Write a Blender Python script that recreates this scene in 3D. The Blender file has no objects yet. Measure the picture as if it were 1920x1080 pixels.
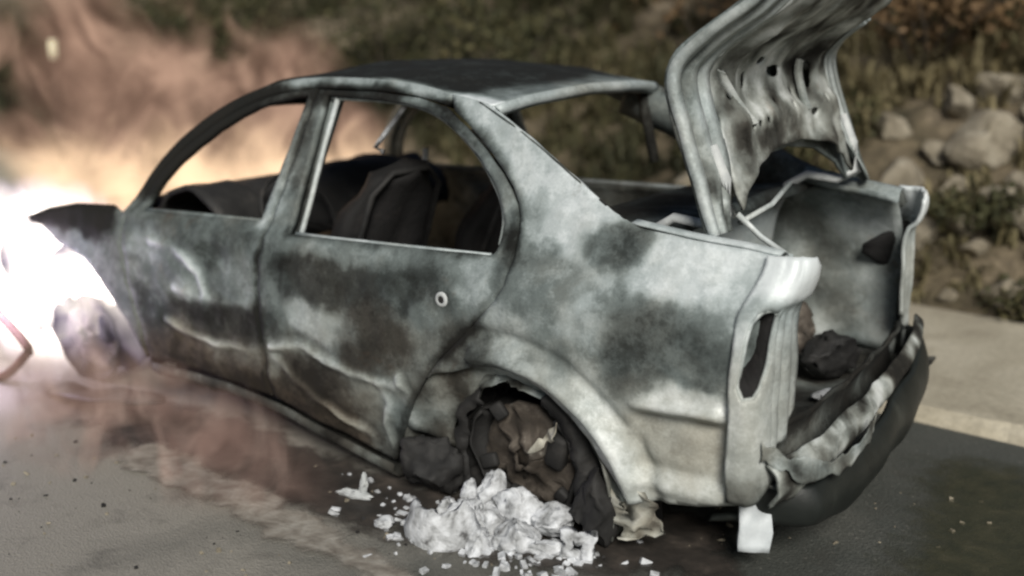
import bpy, bmesh, math, random
import numpy as np
from mathutils import Vector, Matrix, noise
from mathutils.geometry import delaunay_2d_cdt

random.seed(7)
R = math.radians
scene = bpy.context.scene
COL = scene.collection
ZG = -0.06                       # the car's own zero height lies this far below the road surface (tyres burnt away)

# ------------------------------------------------------------------ camera
cam_data = bpy.data.cameras.new('camera')
cam = bpy.data.objects.new('camera', cam_data)
COL.objects.link(cam)
scene.camera = cam
cam.location = (4.7521, -3.5963, 1.6329 + ZG)
cam.matrix_world = (Matrix.Translation(cam.location) @ Matrix.Rotation(R(36.521), 4, 'Z')
                    @ Matrix.Rotation(R(-12.779), 4, 'X') @ Matrix.Rotation(R(90), 4, 'X') @ Matrix.Rotation(R(0.7), 4, 'Z'))
cam_data.sensor_width = 36
cam_data.lens = 2119.94 / 1920 * 36
cam_data.clip_start = 0.05
cam_data.clip_end = 500
cam_data.dof.use_dof = True
cam_data.dof.focus_distance = 3.5
cam_data.dof.aperture_fstop = 0.85

# ------------------------------------------------------------------ world, sun, exposure
SUN_EL, SUN_AZ = R(34), R(-42)    # light comes from above and behind the camera's right shoulder
world = bpy.data.worlds.new('World')
scene.world = world
world.use_nodes = True
wn = world.node_tree
sky = wn.nodes.new('ShaderNodeTexSky')
sky.sky_type = 'NISHITA'
sky.sun_disc = False
sky.sun_elevation = SUN_EL
sky.sun_rotation = math.atan2(math.sin(-SUN_AZ), -math.cos(SUN_AZ))
bg = wn.nodes['Background']
bg.inputs['Strength'].default_value = 0.035
wn.links.new(sky.outputs[0], bg.inputs[0])
sun_data = bpy.data.lights.new('sun', 'SUN')
sun_data.energy = 3.7
sun_data.angle = R(22)
sun_data.color = (1.0, 0.965, 0.89)
sun = bpy.data.objects.new('sun', sun_data)
COL.objects.link(sun)
d = Vector((math.sin(-SUN_AZ) * math.cos(SUN_EL), -math.cos(SUN_AZ) * math.cos(SUN_EL), math.sin(SUN_EL)))  # towards the light
sun.rotation_euler = d.to_track_quat('Z', 'Y').to_euler()
scene.view_settings.view_transform = 'Standard'
scene.view_settings.look = 'None'
scene.view_settings.exposure = 0.0
scene.view_settings.gamma = 1.0
scene.cycles.filter_width = 2.4
scene.cycles.volume_step_rate = 0.5
scene.cycles.volume_max_steps = 256
scene.cycles.max_bounces = 6
scene.cycles.transparent_max_bounces = 12

# ------------------------------------------------------------------ helpers: objects
def link(o, parent=None):
    COL.objects.link(o)
    if parent is not None:
        o.parent = parent
    return o

def tag(o, label=None, cat=None, group=None, kind=None):
    if label: o['label'] = label
    if cat: o['category'] = cat
    if group: o['group'] = group
    if kind: o['kind'] = kind
    return o

def empty(name, loc=(0, 0, 0), rot=(0, 0, 0)):
    o = bpy.data.objects.new(name, None)
    o.location = loc
    o.rotation_euler = rot
    o.empty_display_size = 0.1
    return link(o)

def mesh_obj(name, verts, faces, mat, parent=None, smooth=True):
    me = bpy.data.meshes.new(name)
    me.from_pydata([tuple(v) for v in verts], [], faces)
    me.update()
    if smooth:
        me.polygons.foreach_set('use_smooth', [True] * len(me.polygons))
    if mat is not None:
        me.materials.append(mat)
    o = bpy.data.objects.new(name, me)
    return link(o, parent)

class MB:
    """collects vertices and faces of one part"""
    def __init__(s):
        s.v, s.f = [], []
    def add(s, v, f):
        n = len(s.v)
        s.v += [tuple(p) for p in v]
        s.f += [tuple(i + n for i in q) for q in f]
        return s
    def box(s, c, size, rot=None):
        hx, hy, hz = size[0] / 2, size[1] / 2, size[2] / 2
        pts = [Vector((x, y, z)) for x in (-hx, hx) for y in (-hy, hy) for z in (-hz, hz)]
        if rot is not None:
            M = Matrix.Rotation(rot[2], 3, 'Z') @ Matrix.Rotation(rot[1], 3, 'Y') @ Matrix.Rotation(rot[0], 3, 'X')
            pts = [M @ p for p in pts]
        pts = [p + Vector(c) for p in pts]
        return s.add(pts, [(0, 1, 3, 2), (4, 6, 7, 5), (0, 4, 5, 1), (2, 3, 7, 6), (0, 2, 6, 4), (1, 5, 7, 3)])
    def tube(s, pts, r, n=8, closed=False):
        pts = [Vector(p) for p in pts]
        m = len(pts)
        rr = r if isinstance(r, (list, tuple)) else [r] * m
        base = len(s.v)
        up = Vector((0, 0, 1))
        for i, p in enumerate(pts):
            a = pts[(i - 1) % m] if (i > 0 or closed) else p
            b = pts[(i + 1) % m] if (i < m - 1 or closed) else p
            t = (b - a).normalized()
            u = t.cross(up)
            if u.length < 1e-3: u = t.cross(Vector((1, 0, 0)))
            u.normalize()
            w = t.cross(u)
            for k in range(n):
                q = 2 * math.pi * k / n
                s.v.append(tuple(p + (u * math.cos(q) + w * math.sin(q)) * rr[i]))
        for i in range(m if closed else m - 1):
            j = (i + 1) % m
            for k in range(n):
                s.f.append((base + i * n + k, base + i * n + (k + 1) % n, base + j * n + (k + 1) % n, base + j * n + k))
        if not closed:
            s.f.append(tuple(base + k for k in reversed(range(n))))
            s.f.append(tuple(base + (m - 1) * n + k for k in range(n)))
        return s
    def lathe(s, prof, c, n=24, axis='Y', closed=False):
        """prof: (radius, along) pairs"""
        base = len(s.v)
        m = len(prof)
        for (r, h) in prof:
            for k in range(n):
                q = 2 * math.pi * k / n
                if axis == 'Y': p = (c[0] + r * math.cos(q), c[1] + h, c[2] + r * math.sin(q))
                elif axis == 'Z': p = (c[0] + r * math.cos(q), c[1] + r * math.sin(q), c[2] + h)
                else: p = (c[0] + h, c[1] + r * math.cos(q), c[2] + r * math.sin(q))
                s.v.append(p)
        for i in range(m if closed else m - 1):
            j = (i + 1) % m
            for k in range(n):
                s.f.append((base + i * n + k, base + i * n + (k + 1) % n, base + j * n + (k + 1) % n, base + j * n + k))
        return s
    def sheet(s, rows):
        """rows: list of equal-length lists of points"""
        base = len(s.v)
        m = len(rows[0])
        for r in rows: s.v += [tuple(p) for p in r]
        for i in range(len(rows) - 1):
            for k in range(m - 1):
                a = base + i * m + k
                s.f.append((a, a + 1, a + m + 1, a + m))
        return s
    def build(s, name, mat, parent=None, smooth=True, thick=0, offset=0, bevel=0, subdiv=0):
        o = mesh_obj(name, s.v, s.f, mat, parent, smooth)
        if subdiv:
            m = o.modifiers.new('subdivision', 'SUBSURF'); m.levels = subdiv; m.render_levels = subdiv
        if thick:
            m = o.modifiers.new('thickness', 'SOLIDIFY'); m.thickness = thick; m.offset = offset
        if bevel:
            m = o.modifiers.new('bevel', 'BEVEL'); m.width = bevel; m.segments = 2; m.limit_method = 'ANGLE'
        return o

def fbm(p, s, o=3):
    v, a = 0.0, 1.0
    q = Vector(p) * s
    for _ in range(o):
        v += a * noise.noise(q); q = q * 2.03 + Vector((3.1, 1.7, 5.3)); a *= .5
    return v

def smooth(a, b, x):
    t = min(1, max(0, (x - a) / (b - a)))
    return t * t * (3 - 2 * t)

def resample(poly, step, closed=True):
    out = []
    n = len(poly)
    for i in range(n if closed else n - 1):
        a, b = poly[i], poly[(i + 1) % n]
        L = math.hypot(b[0] - a[0], b[1] - a[1])
        k = max(1, int(L / step + .5))
        for j in range(k):
            t = j / k
            out.append((a[0] + (b[0] - a[0]) * t, a[1] + (b[1] - a[1]) * t))
    if not closed: out.append(poly[-1])
    return out

def chaikin(poly, n=1, closed=True, keep=()):
    for _ in range(n):
        out = []
        m = len(poly)
        if not closed: out.append(poly[0])
        for i in range(m if closed else m - 1):
            a, b = poly[i], poly[(i + 1) % m]
            out.append(tuple(a[k] * .75 + b[k] * .25 for k in range(len(a))))
            out.append(tuple(a[k] * .25 + b[k] * .75 for k in range(len(a))))
        if not closed: out.append(poly[-1])
        poly = out
    return poly

def inside(poly, x, y):
    c = False
    n = len(poly)
    j = n - 1
    for i in range(n):
        xi, yi = poly[i]; xj, yj = poly[j]
        if (yi > y) != (yj > y) and x < (xj - xi) * (y - yi) / (yj - yi) + xi: c = not c
        j = i
    return c

def fill2d(outline, holes, step):
    loops = [resample(outline, step)] + [resample(h, step) for h in holes]
    pts, edges = [], []
    for lp in loops:
        n0 = len(pts)
        pts += lp
        edges += [(n0 + i, n0 + (i + 1) % len(lp)) for i in range(len(lp))]
    bnd = np.array(pts)
    x0, y0 = bnd.min(0); x1, y1 = bnd.max(0)
    r = 0
    y = y0 + step * .5
    while y < y1:
        x = x0 + step * (.5 if r % 2 else 0.)
        while x < x1:
            if inside(loops[0], x, y) and not any(inside(h, x, y) for h in loops[1:]):
                if ((bnd[:, 0] - x) ** 2 + (bnd[:, 1] - y) ** 2).min() > (step * .6) ** 2:
                    pts.append((x, y))
            x += step
        y += step * .87; r += 1
    V, E, F, *_ = delaunay_2d_cdt([Vector(p) for p in pts], edges, [], 0, 1e-6)
    out = []
    for f in F:
        cx = sum(V[i][0] for i in f) / len(f); cy = sum(V[i][1] for i in f) / len(f)
        a_, b_, c_ = V[f[0]], V[f[1]], V[f[2]]
        ar = abs((b_[0] - a_[0]) * (c_[1] - a_[1]) - (c_[0] - a_[0]) * (b_[1] - a_[1]))
        if ar < .0012 * max((b_ - a_).length, (c_ - b_).length, (a_ - c_).length): continue
        if inside(loops[0], cx, cy) and not any(inside(h, cx, cy) for h in loops[1:]):
            out.append(tuple(f))
    return [tuple(v) for v in V], out

# ------------------------------------------------------------------ helpers: materials
def new_mat(name):
    m = bpy.data.materials.new(name)
    m.use_nodes = True
    nt = m.node_tree
    return m, nt, nt.nodes, nt.links, nt.nodes['Principled BSDF']

def N(nt, t, **kw):
    n = nt.nodes.new(t)
    for k, v in kw.items():
        if k in n.inputs: n.inputs[k].default_value = v
        else: setattr(n, k, v)
    return n

def noise_tex(nt, vec, scale, detail=4, rough=.55, dist=0.0):
    n = nt.nodes.new('ShaderNodeTexNoise')
    n.inputs['Scale'].default_value = scale
    n.inputs['Detail'].default_value = detail
    n.inputs['Roughness'].default_value = rough
    n.inputs['Distortion'].default_value = dist
    if vec is not None: nt.links.new(vec, n.inputs['Vector'])
    return n.outputs['Fac']

def ramp(nt, fac, stops, interp='LINEAR'):
    n = nt.nodes.new('ShaderNodeValToRGB')
    n.color_ramp.interpolation = interp
    el = n.color_ramp.elements
    while len(el) < len(stops): el.new(0.5)
    for e, (p, c) in zip(el, stops):
        e.position = p
        e.color = (c[0], c[1], c[2], 1) if not isinstance(c, (int, float)) else (c, c, c, 1)
    nt.links.new(fac, n.inputs['Fac'])
    return n.outputs['Color']

def math_n(nt, op, a, b=None, clamp=False):
    n = nt.nodes.new('ShaderNodeMath'); n.operation = op; n.use_clamp = clamp
    for i, x in enumerate((a, b)):
        if x is None: continue
        if isinstance(x, (int, float)): n.inputs[i].default_value = x
        else: nt.links.new(x, n.inputs[i])
    return n.outputs[0]

def mix_col(nt, fac, a, b, mode='MIX'):
    n = nt.nodes.new('ShaderNodeMix'); n.data_type = 'RGBA'; n.blend_type = mode
    for sock, x in ((n.inputs[0], fac), (n.inputs[6], a), (n.inputs[7], b)):
        if isinstance(x, (int, float)): sock.default_value = x
        elif isinstance(x, tuple): sock.default_value = (x[0], x[1], x[2], 1)
        else: nt.links.new(x, sock)
    return n.outputs[2]

def coords(nt, which='Object'):
    return nt.nodes.new('ShaderNodeTexCoord').outputs[which]

def bump(nt, h, strength, dist, bsdf):
    b = nt.nodes.new('ShaderNodeBump')
    b.inputs['Strength'].default_value = strength
    b.inputs['Distance'].default_value = dist
    nt.links.new(h, b.inputs['Height'])
    nt.links.new(b.outputs[0], bsdf.inputs['Normal'])

def simple_mat(name, stops, scale, rough=.8, detail=5, bumpd=0, dist=0.4, metallic=0.0):
    m, nt, nodes, links, p = new_mat(name)
    v = coords(nt)
    f = noise_tex(nt, v, scale, detail, .6, dist)
    links.new(ramp(nt, f, stops), p.inputs['Base Color'])
    p.inputs['Roughness'].default_value = rough
    p.inputs['Metallic'].default_value = metallic
    if bumpd: bump(nt, noise_tex(nt, v, scale * 3, 6, .6), .6, bumpd, p)
    return m

def burnt_metal():
    """sheet metal whose paint burnt off: 'ash' attribute 0 = bare soot, 1 = white ash; 'warm' = rust-cream tint"""
    m, nt, nodes, links, p = new_mat('burnt_sheet_metal')
    v = coords(nt)
    a = N(nt, 'ShaderNodeAttribute', attribute_name='ash').outputs['Fac']
    w = N(nt, 'ShaderNodeAttribute', attribute_name='warm').outputs['Fac']
    n1 = noise_tex(nt, v, 5.0, 6, .65, .2)
    n2 = noise_tex(nt, v, 26.0, 5, .65, .3)
    n3 = noise_tex(nt, v, 120.0, 3, .6, 0)
    calm = math_n(nt, 'SUBTRACT', .46, math_n(nt, 'MULTIPLY', math_n(nt, 'POWER', math_n(nt, 'ADD', a, 0.0, True), 3.0), .30))
    f = math_n(nt, 'ADD', a, math_n(nt, 'MULTIPLY', math_n(nt, 'SUBTRACT', n1, .5), calm))
    f = math_n(nt, 'ADD', f, math_n(nt, 'MULTIPLY', math_n(nt, 'SUBTRACT', n2, .5), .24))
    f = math_n(nt, 'ADD', f, math_n(nt, 'MULTIPLY', math_n(nt, 'SUBTRACT', n3, .5), .12))
    fl = nodes.new('ShaderNodeMapRange'); fl.interpolation_type = 'SMOOTHSTEP'
    links.new(noise_tex(nt, v, 9.0, 7, .75, .15), fl.inputs[0]); fl.inputs[1].default_value = .44; fl.inputs[2].default_value = .60
    f = math_n(nt, 'ADD', f, math_n(nt, 'MULTIPLY', math_n(nt, 'SUBTRACT', fl.outputs[0], .5), .12))
    cool = ramp(nt, f, [(0.0, (.009, .010, .009)), (.22, (.042, .050, .048)), (.5, (.160, .188, .184)), (.75, (.39, .438, .440)), (1.0, (.70, .745, .755))])
    warm = ramp(nt, f, [(0.0, (.022, .017, .012)), (.25, (.085, .066, .048)), (.5, (.24, .215, .17)), (.75, (.46, .435, .36)), (1.0, (.66, .65, .59))])
    rz = nodes.new('ShaderNodeMapRange'); rz.interpolation_type = 'SMOOTHSTEP'
    links.new(noise_tex(nt, v, 3.1, 7, .7, .3), rz.inputs[0]); rz.inputs[1].default_value = .60; rz.inputs[2].default_value = .74
    wf = math_n(nt, 'ADD', w, math_n(nt, 'MULTIPLY', math_n(nt, 'SUBTRACT', noise_tex(nt, v, 4.0, 4, .6, .5), .5), .9), True)
    rust = ramp(nt, f, [(0.0, (.03, .018, .010)), (.5, (.13, .080, .048)), (1.0, (.34, .25, .17))])
    links.new(mix_col(nt, math_n(nt, 'MULTIPLY', rz.outputs[0], .55), mix_col(nt, wf, cool, warm), rust), p.inputs['Base Color'])
    rg = nodes.new('ShaderNodeMapRange')
    links.new(f, rg.inputs[0])
    rg.inputs[3].default_value = .95; rg.inputs[4].default_value = .5
    links.new(rg.outputs[0], p.inputs['Roughness'])
    p.inputs['Metallic'].default_value = .12
    p.inputs['Specular IOR Level'].default_value = .35
    bump(nt, math_n(nt, 'ADD', n2, math_n(nt, 'MULTIPLY', n3, .4)), .35, .006, p)
    return m

M_METAL = burnt_metal()
M_CHAR = simple_mat('charred_black', [(.3, (.008, .008, .008)), (.6, (.022, .021, .02)), (.8, (.06, .055, .05))], 9, .75, bumpd=.006)
M_SEAT = simple_mat('charred_seat', [(.3, (.004, .004, .004)), (.6, (.009, .008, .008)), (.85, (.028, .024, .022))], 12, .85, bumpd=.01)
M_PLASTIC = simple_mat('scorched_black_plastic', [(.3, (.008, .01, .009)), (.6, (.018, .021, .019)), (.8, (.05, .055, .048))], 5, .5, bumpd=.004)
M_RUST = simple_mat('rusted_iron', [(.25, (.016, .013, .010)), (.48, (.055, .044, .034)), (.60, (.13, .11, .09)), (.70, (.45, .42, .36))], 11, .8, bumpd=.006)
M_ASHWHITE = simple_mat('white_ash_crust', [(.30, (.10, .10, .10)), (.42, (.40, .41, .42)), (.62, (.72, .74, .77))], 18, .85, bumpd=.012)
M_PALE = simple_mat('pale_ash_metal', [(.2, (.2, .21, .21)), (.5, (.48, .5, .5)), (.75, (.7, .71, .69))], 10, .7, bumpd=.005)
M_ROCK = simple_mat('weathered_rock', [(.25, (.13, .11, .075)), (.5, (.27, .235, .175)), (.75, (.42, .38, .30))], 8, .95, bumpd=.05)
M_PLATE = simple_mat('pale_plate', [(.25, (.5, .54, .56)), (.7, (.72, .76, .78))], 14, .6, bumpd=.003)

# ------------------------------------------------------------------ the car's side surface
def halfwidth(x, z):
    zz = (0, .18, .35, .6, .8, .88, .94, 1.0, 1.2, 1.36, 1.42, 1.5)
    yy = (.80, .83, .86, .87, .853, .825, .775, .742, .645, .56, .53, .49)
    s = float(np.interp(z, zz, yy))
    s -= max(0, x - 2.75) ** 2 * .12 + max(0, .5 - x) ** 2 * .10
    return s

def seg_dist(x, z, pts):
    best = 9
    for (a, b), (c, d_) in zip(pts, pts[1:]):
        vx, vz = c - a, d_ - b
        t = max(0, min(1, ((x - a) * vx + (z - b) * vz) / (vx * vx + vz * vz + 1e-9)))
        best = min(best, math.hypot(x - a - vx * t, z - b - vz * t))
    return best
RIDGES = [([(1.60, .475), (1.70, .50), (1.78, .508), (1.95, .455), (2.18, .435), (2.25, .45)], .012),
          ([(1.60, .44), (1.66, .40), (1.80, .325), (1.95, .25), (2.08, .22)], .010),
          ([(.98, .48), (1.12, .44), (1.28, .425), (1.51, .435)], .011),
          ([(2.14, .43), (2.19, .36), (2.15, .28), (2.18, .20)], .011), ([(2.24, .47), (2.27, .42), (2.24, .33)], .009),
          ([(.88, .80), (1.05, .78), (1.2, .70), (1.22, .62)], .008), ([(1.05, .62), (1.25, .60), (1.50, .61)], .007)]
def ridge(x, z):
    h = l = 0.0
    if z < .88 and .8 < x < 2.35:
        xx = x + .012 * noise.noise(Vector((x * 14, z * 14, 1))); zz = z + .016 * noise.noise(Vector((x * 13, z * 13, 6)))
        for pts, a in RIDGES:
            q = seg_dist(xx, zz, pts)
            if q < .06:
                k = max(0, .75 + .9 * noise.noise(Vector((x * 6, z * 6, a * 900))))
                h += a * k * (math.exp(-(q / .013) ** 2) - .45 * math.exp(-((q - .032) / .014) ** 2))
                l = max(l, k * math.exp(-(q / .017) ** 2))
    return h, l
ARCH_R = (2.67, .16, .46, .44)      # centre x, z, half length, height of the rear wheel opening
def skew(x, y):
    return x - .085 * smooth(2.9, 3.5, x) * (y + .66) / 1.32

def side_map(s, dent=1.0, push=0.0):
    def f(a):
        x, z = a
        y = halfwidth(x, z)
        # soft ridge under the shoulder and a lower feature line
        y += .010 * math.exp(-((z - .835) / .03) ** 2) * smooth(2.5, 2.9, x)
        y += .006 * math.exp(-((z - .47) / .025) ** 2) * (1 - smooth(2.2, 2.35, x)) * smooth(.7, .9, x)
        # flared lip of the wheel opening
        dx, dz = (x - ARCH_R[0]) / ARCH_R[2], (z - ARCH_R[1]) / ARCH_R[3]
        e = math.hypot(dx, dz)
        if x > 2.55: y += .034 * math.exp(-((e - 1.06) / .055) ** 2) - .020 * math.exp(-((e - 1.22) / .05) ** 2)
        # pressed panel that the bumper used to hide
        bx = smooth(3.12, 3.17, x) * (1 - smooth(3.40, 3.44, x))
        bz = smooth(.325, .385, z) * (1 - smooth(.535, .56, z))
        y -= .036 * bx * bz - .022 * bx * bz * math.exp(-((x - 3.28) / .12) ** 4 - ((z - .45) / .07) ** 4)
        y += .024 * bx * math.exp(-((z - .578) / .014) ** 2) + .010 * bx * math.exp(-((z - .318) / .02) ** 2)
        y -= .016 * math.exp(-((x - 3.425) / .014) ** 2) * smooth(.36, .42, z) * (1 - smooth(.60, .66, z))
        # heat-warped metal
        p = (x, z, s * 3.7)
        y += dent * (.011 * noise.noise(Vector((x * 4.2, z * 4.2, s * 5))) + .005 * noise.noise(Vector((x * 13, z * 13, s * 9 + 4))))
        y += ridge(x, z)[0]
        for hx, hz in ((2.30, .80), (1.27, .79)):
            y -= .016 * math.exp(-(((x - hx) / .075) ** 4 + ((z - hz) / .036) ** 4))
        y += push
        return (skew(x, s * y), s * y, z)
    return f

# burnt-paint patches on the left side, plus shade painted into the handle cups: x, z, radius x, radius z, ash, warm
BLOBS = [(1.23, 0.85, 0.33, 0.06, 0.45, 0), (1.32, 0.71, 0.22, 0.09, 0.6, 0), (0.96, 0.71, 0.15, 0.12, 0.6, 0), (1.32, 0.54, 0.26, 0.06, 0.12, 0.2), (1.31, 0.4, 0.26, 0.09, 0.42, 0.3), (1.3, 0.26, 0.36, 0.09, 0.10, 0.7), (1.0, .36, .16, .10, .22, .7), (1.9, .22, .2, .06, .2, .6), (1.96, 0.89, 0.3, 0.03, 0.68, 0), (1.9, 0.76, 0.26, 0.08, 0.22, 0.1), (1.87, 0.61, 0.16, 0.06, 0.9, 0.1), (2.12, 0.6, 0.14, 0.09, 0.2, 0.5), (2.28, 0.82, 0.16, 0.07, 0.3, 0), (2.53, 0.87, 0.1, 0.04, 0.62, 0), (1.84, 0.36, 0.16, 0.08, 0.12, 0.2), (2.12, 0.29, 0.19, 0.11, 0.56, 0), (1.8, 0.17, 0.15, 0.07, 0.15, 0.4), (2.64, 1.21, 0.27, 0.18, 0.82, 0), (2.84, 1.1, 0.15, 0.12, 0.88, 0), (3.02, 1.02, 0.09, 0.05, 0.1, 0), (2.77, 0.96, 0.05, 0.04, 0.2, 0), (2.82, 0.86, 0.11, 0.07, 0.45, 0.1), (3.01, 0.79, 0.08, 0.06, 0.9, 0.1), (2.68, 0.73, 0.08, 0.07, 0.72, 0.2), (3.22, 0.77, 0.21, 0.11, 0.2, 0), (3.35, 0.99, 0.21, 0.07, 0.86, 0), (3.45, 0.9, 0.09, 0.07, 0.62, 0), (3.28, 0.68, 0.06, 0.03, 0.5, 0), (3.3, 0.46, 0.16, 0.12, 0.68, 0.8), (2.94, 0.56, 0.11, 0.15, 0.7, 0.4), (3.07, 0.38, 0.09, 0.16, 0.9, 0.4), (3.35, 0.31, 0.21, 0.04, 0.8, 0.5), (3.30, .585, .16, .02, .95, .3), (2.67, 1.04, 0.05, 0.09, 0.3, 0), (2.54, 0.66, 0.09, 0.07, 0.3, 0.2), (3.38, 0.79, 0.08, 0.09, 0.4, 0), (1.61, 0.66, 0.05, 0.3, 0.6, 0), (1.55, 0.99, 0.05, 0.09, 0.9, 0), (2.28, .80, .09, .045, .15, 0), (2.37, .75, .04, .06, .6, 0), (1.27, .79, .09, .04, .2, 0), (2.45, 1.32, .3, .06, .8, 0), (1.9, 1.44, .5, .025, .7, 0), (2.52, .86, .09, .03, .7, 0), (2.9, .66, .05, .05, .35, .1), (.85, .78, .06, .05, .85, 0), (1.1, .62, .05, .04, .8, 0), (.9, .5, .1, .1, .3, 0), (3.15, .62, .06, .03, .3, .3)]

SEAMS = []
def ash_side(x, z):
    wx = x + .055 * noise.noise(Vector((x * 6, z * 6, 1.3))) + .03 * noise.noise(Vector((x * 17, z * 17, 4.3))) + .015 * noise.noise(Vector((x * 41, z * 41, 4.3)))
    wz = z + .04 * noise.noise(Vector((x * 6, z * 6, 7.9))) + .025 * noise.noise(Vector((x * 17, z * 17, 9.1))) + .013 * noise.noise(Vector((x * 41, z * 41, 2.3)))
    A, W, T = .54 * .12, .15 * .12, .12
    for (bx, bz, rx, rz, a, w) in BLOBS:
        e = ((wx - bx) / max(rx, .05)) ** 2 + ((wz - bz) / max(rz, .045)) ** 2
        if e < 6:
            k = math.exp(-e ** 1.8 * .8)
            A += a * k; W += w * k; T += k
    A, W = A / T, W / T
    A = .53 + (A - .5) * .95
    A -= .15 * smooth(2.62, 2.40, x) * smooth(1.2, 1.0, z) + .10 * smooth(.45, .25, wz) * smooth(2.4, 2.2, x)
    A += .06 * smooth(2.6, 2.8, x) * smooth(.80, .95, wz)
    W += .5 * smooth(.55, .30, wz) * smooth(2.3, 2.0, wx)
    A += .42 * ridge(x, z)[1]
    for ln, wd, amt in SEAMS:
        q = seg_dist(wx * .4 + x * .6, wz * .4 + z * .6, ln)
        if q < wd * 2: A -= amt * math.exp(-(q / wd) ** 2) * (.6 + .8 * noise.noise(Vector((x * 5, z * 5, 2))))
    k = smooth(1.5, 1.2, wx) * smooth(.93, 1.0, wz)            # sooted windscreen pillar
    k = max(k, smooth(.66, .56, wx) * smooth(.74, .80, wz))     # sooted fender top
    k = max(k, smooth(2.1, 1.6, wx) * smooth(1.42, 1.38, wz) * smooth(1.30, 1.36, wz) * .7)
    return A * (1 - k) - .12 * k, W * (1 - k) + .3 * k

def paint(o, fn):
    me = o.data
    n = len(me.vertices)
    a = me.attributes.new('ash', 'FLOAT', 'POINT')
    w = me.attributes.new('warm', 'FLOAT', 'POINT')
    A, W = [0] * n, [0] * n
    for i, v in enumerate(me.vertices):
        A[i], W[i] = fn(v.co)
    a.data.foreach_set('value', A)
    w.data.foreach_set('value', W)
    return o

def flat_ash(a, w=.1, amp=.25, s=3.0):
    return lambda c: (a + amp * noise.noise(c * s), w + .3 * noise.noise(c * s * .7 + Vector((5, 0, 0))))

def panel(name, outline, holes, fmap, parent, mat=M_METAL, step=.02, thick=.022, fn=None, flip=False):
    V, F = fill2d(outline, holes, step)
    P = [fmap(v) for v in V]
    # make every face point the same way (outwards)
    if flip: F = [tuple(reversed(f)) for f in F]
    o = mesh_obj(name, P, F, mat, parent)
    if fn is None: fn = flat_ash(.5)
    paint(o, fn)
    if thick:
        m = o.modifiers.new('thickness', 'SOLIDIFY'); m.thickness = thick; m.offset = -1
    return o

def side_panel(name, outline, holes, s, parent, step=.02, thick=.022, push=0.0, dent=1.0):
    fn = (lambda c: ash_side(c.x, c.z)) if s < 0 else flat_ash(.42, .15)
    return panel(name, outline, holes, side_map(s, dent, push), parent, M_METAL, step, thick, fn, flip=(s > 0))

# ================================================================== SETTING
def bank_h(x, y):
    """height of the ground beyond the car: flat road, then a bank"""
    foot = 2.62 - .10 * (x - 3.2)
    t = y - foot
    if t < 0: return 0.0
    h = .62 * t + .22 * smooth(0, .5, t)
    h += min(1, t * 1.2) * (.16 * noise.noise(Vector((x * .9, y * .9, 2))) + .07 * noise.noise(Vector((x * 2.6, y * 2.6, 9))))
    return min(h, 6 + .1 * t)

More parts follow.
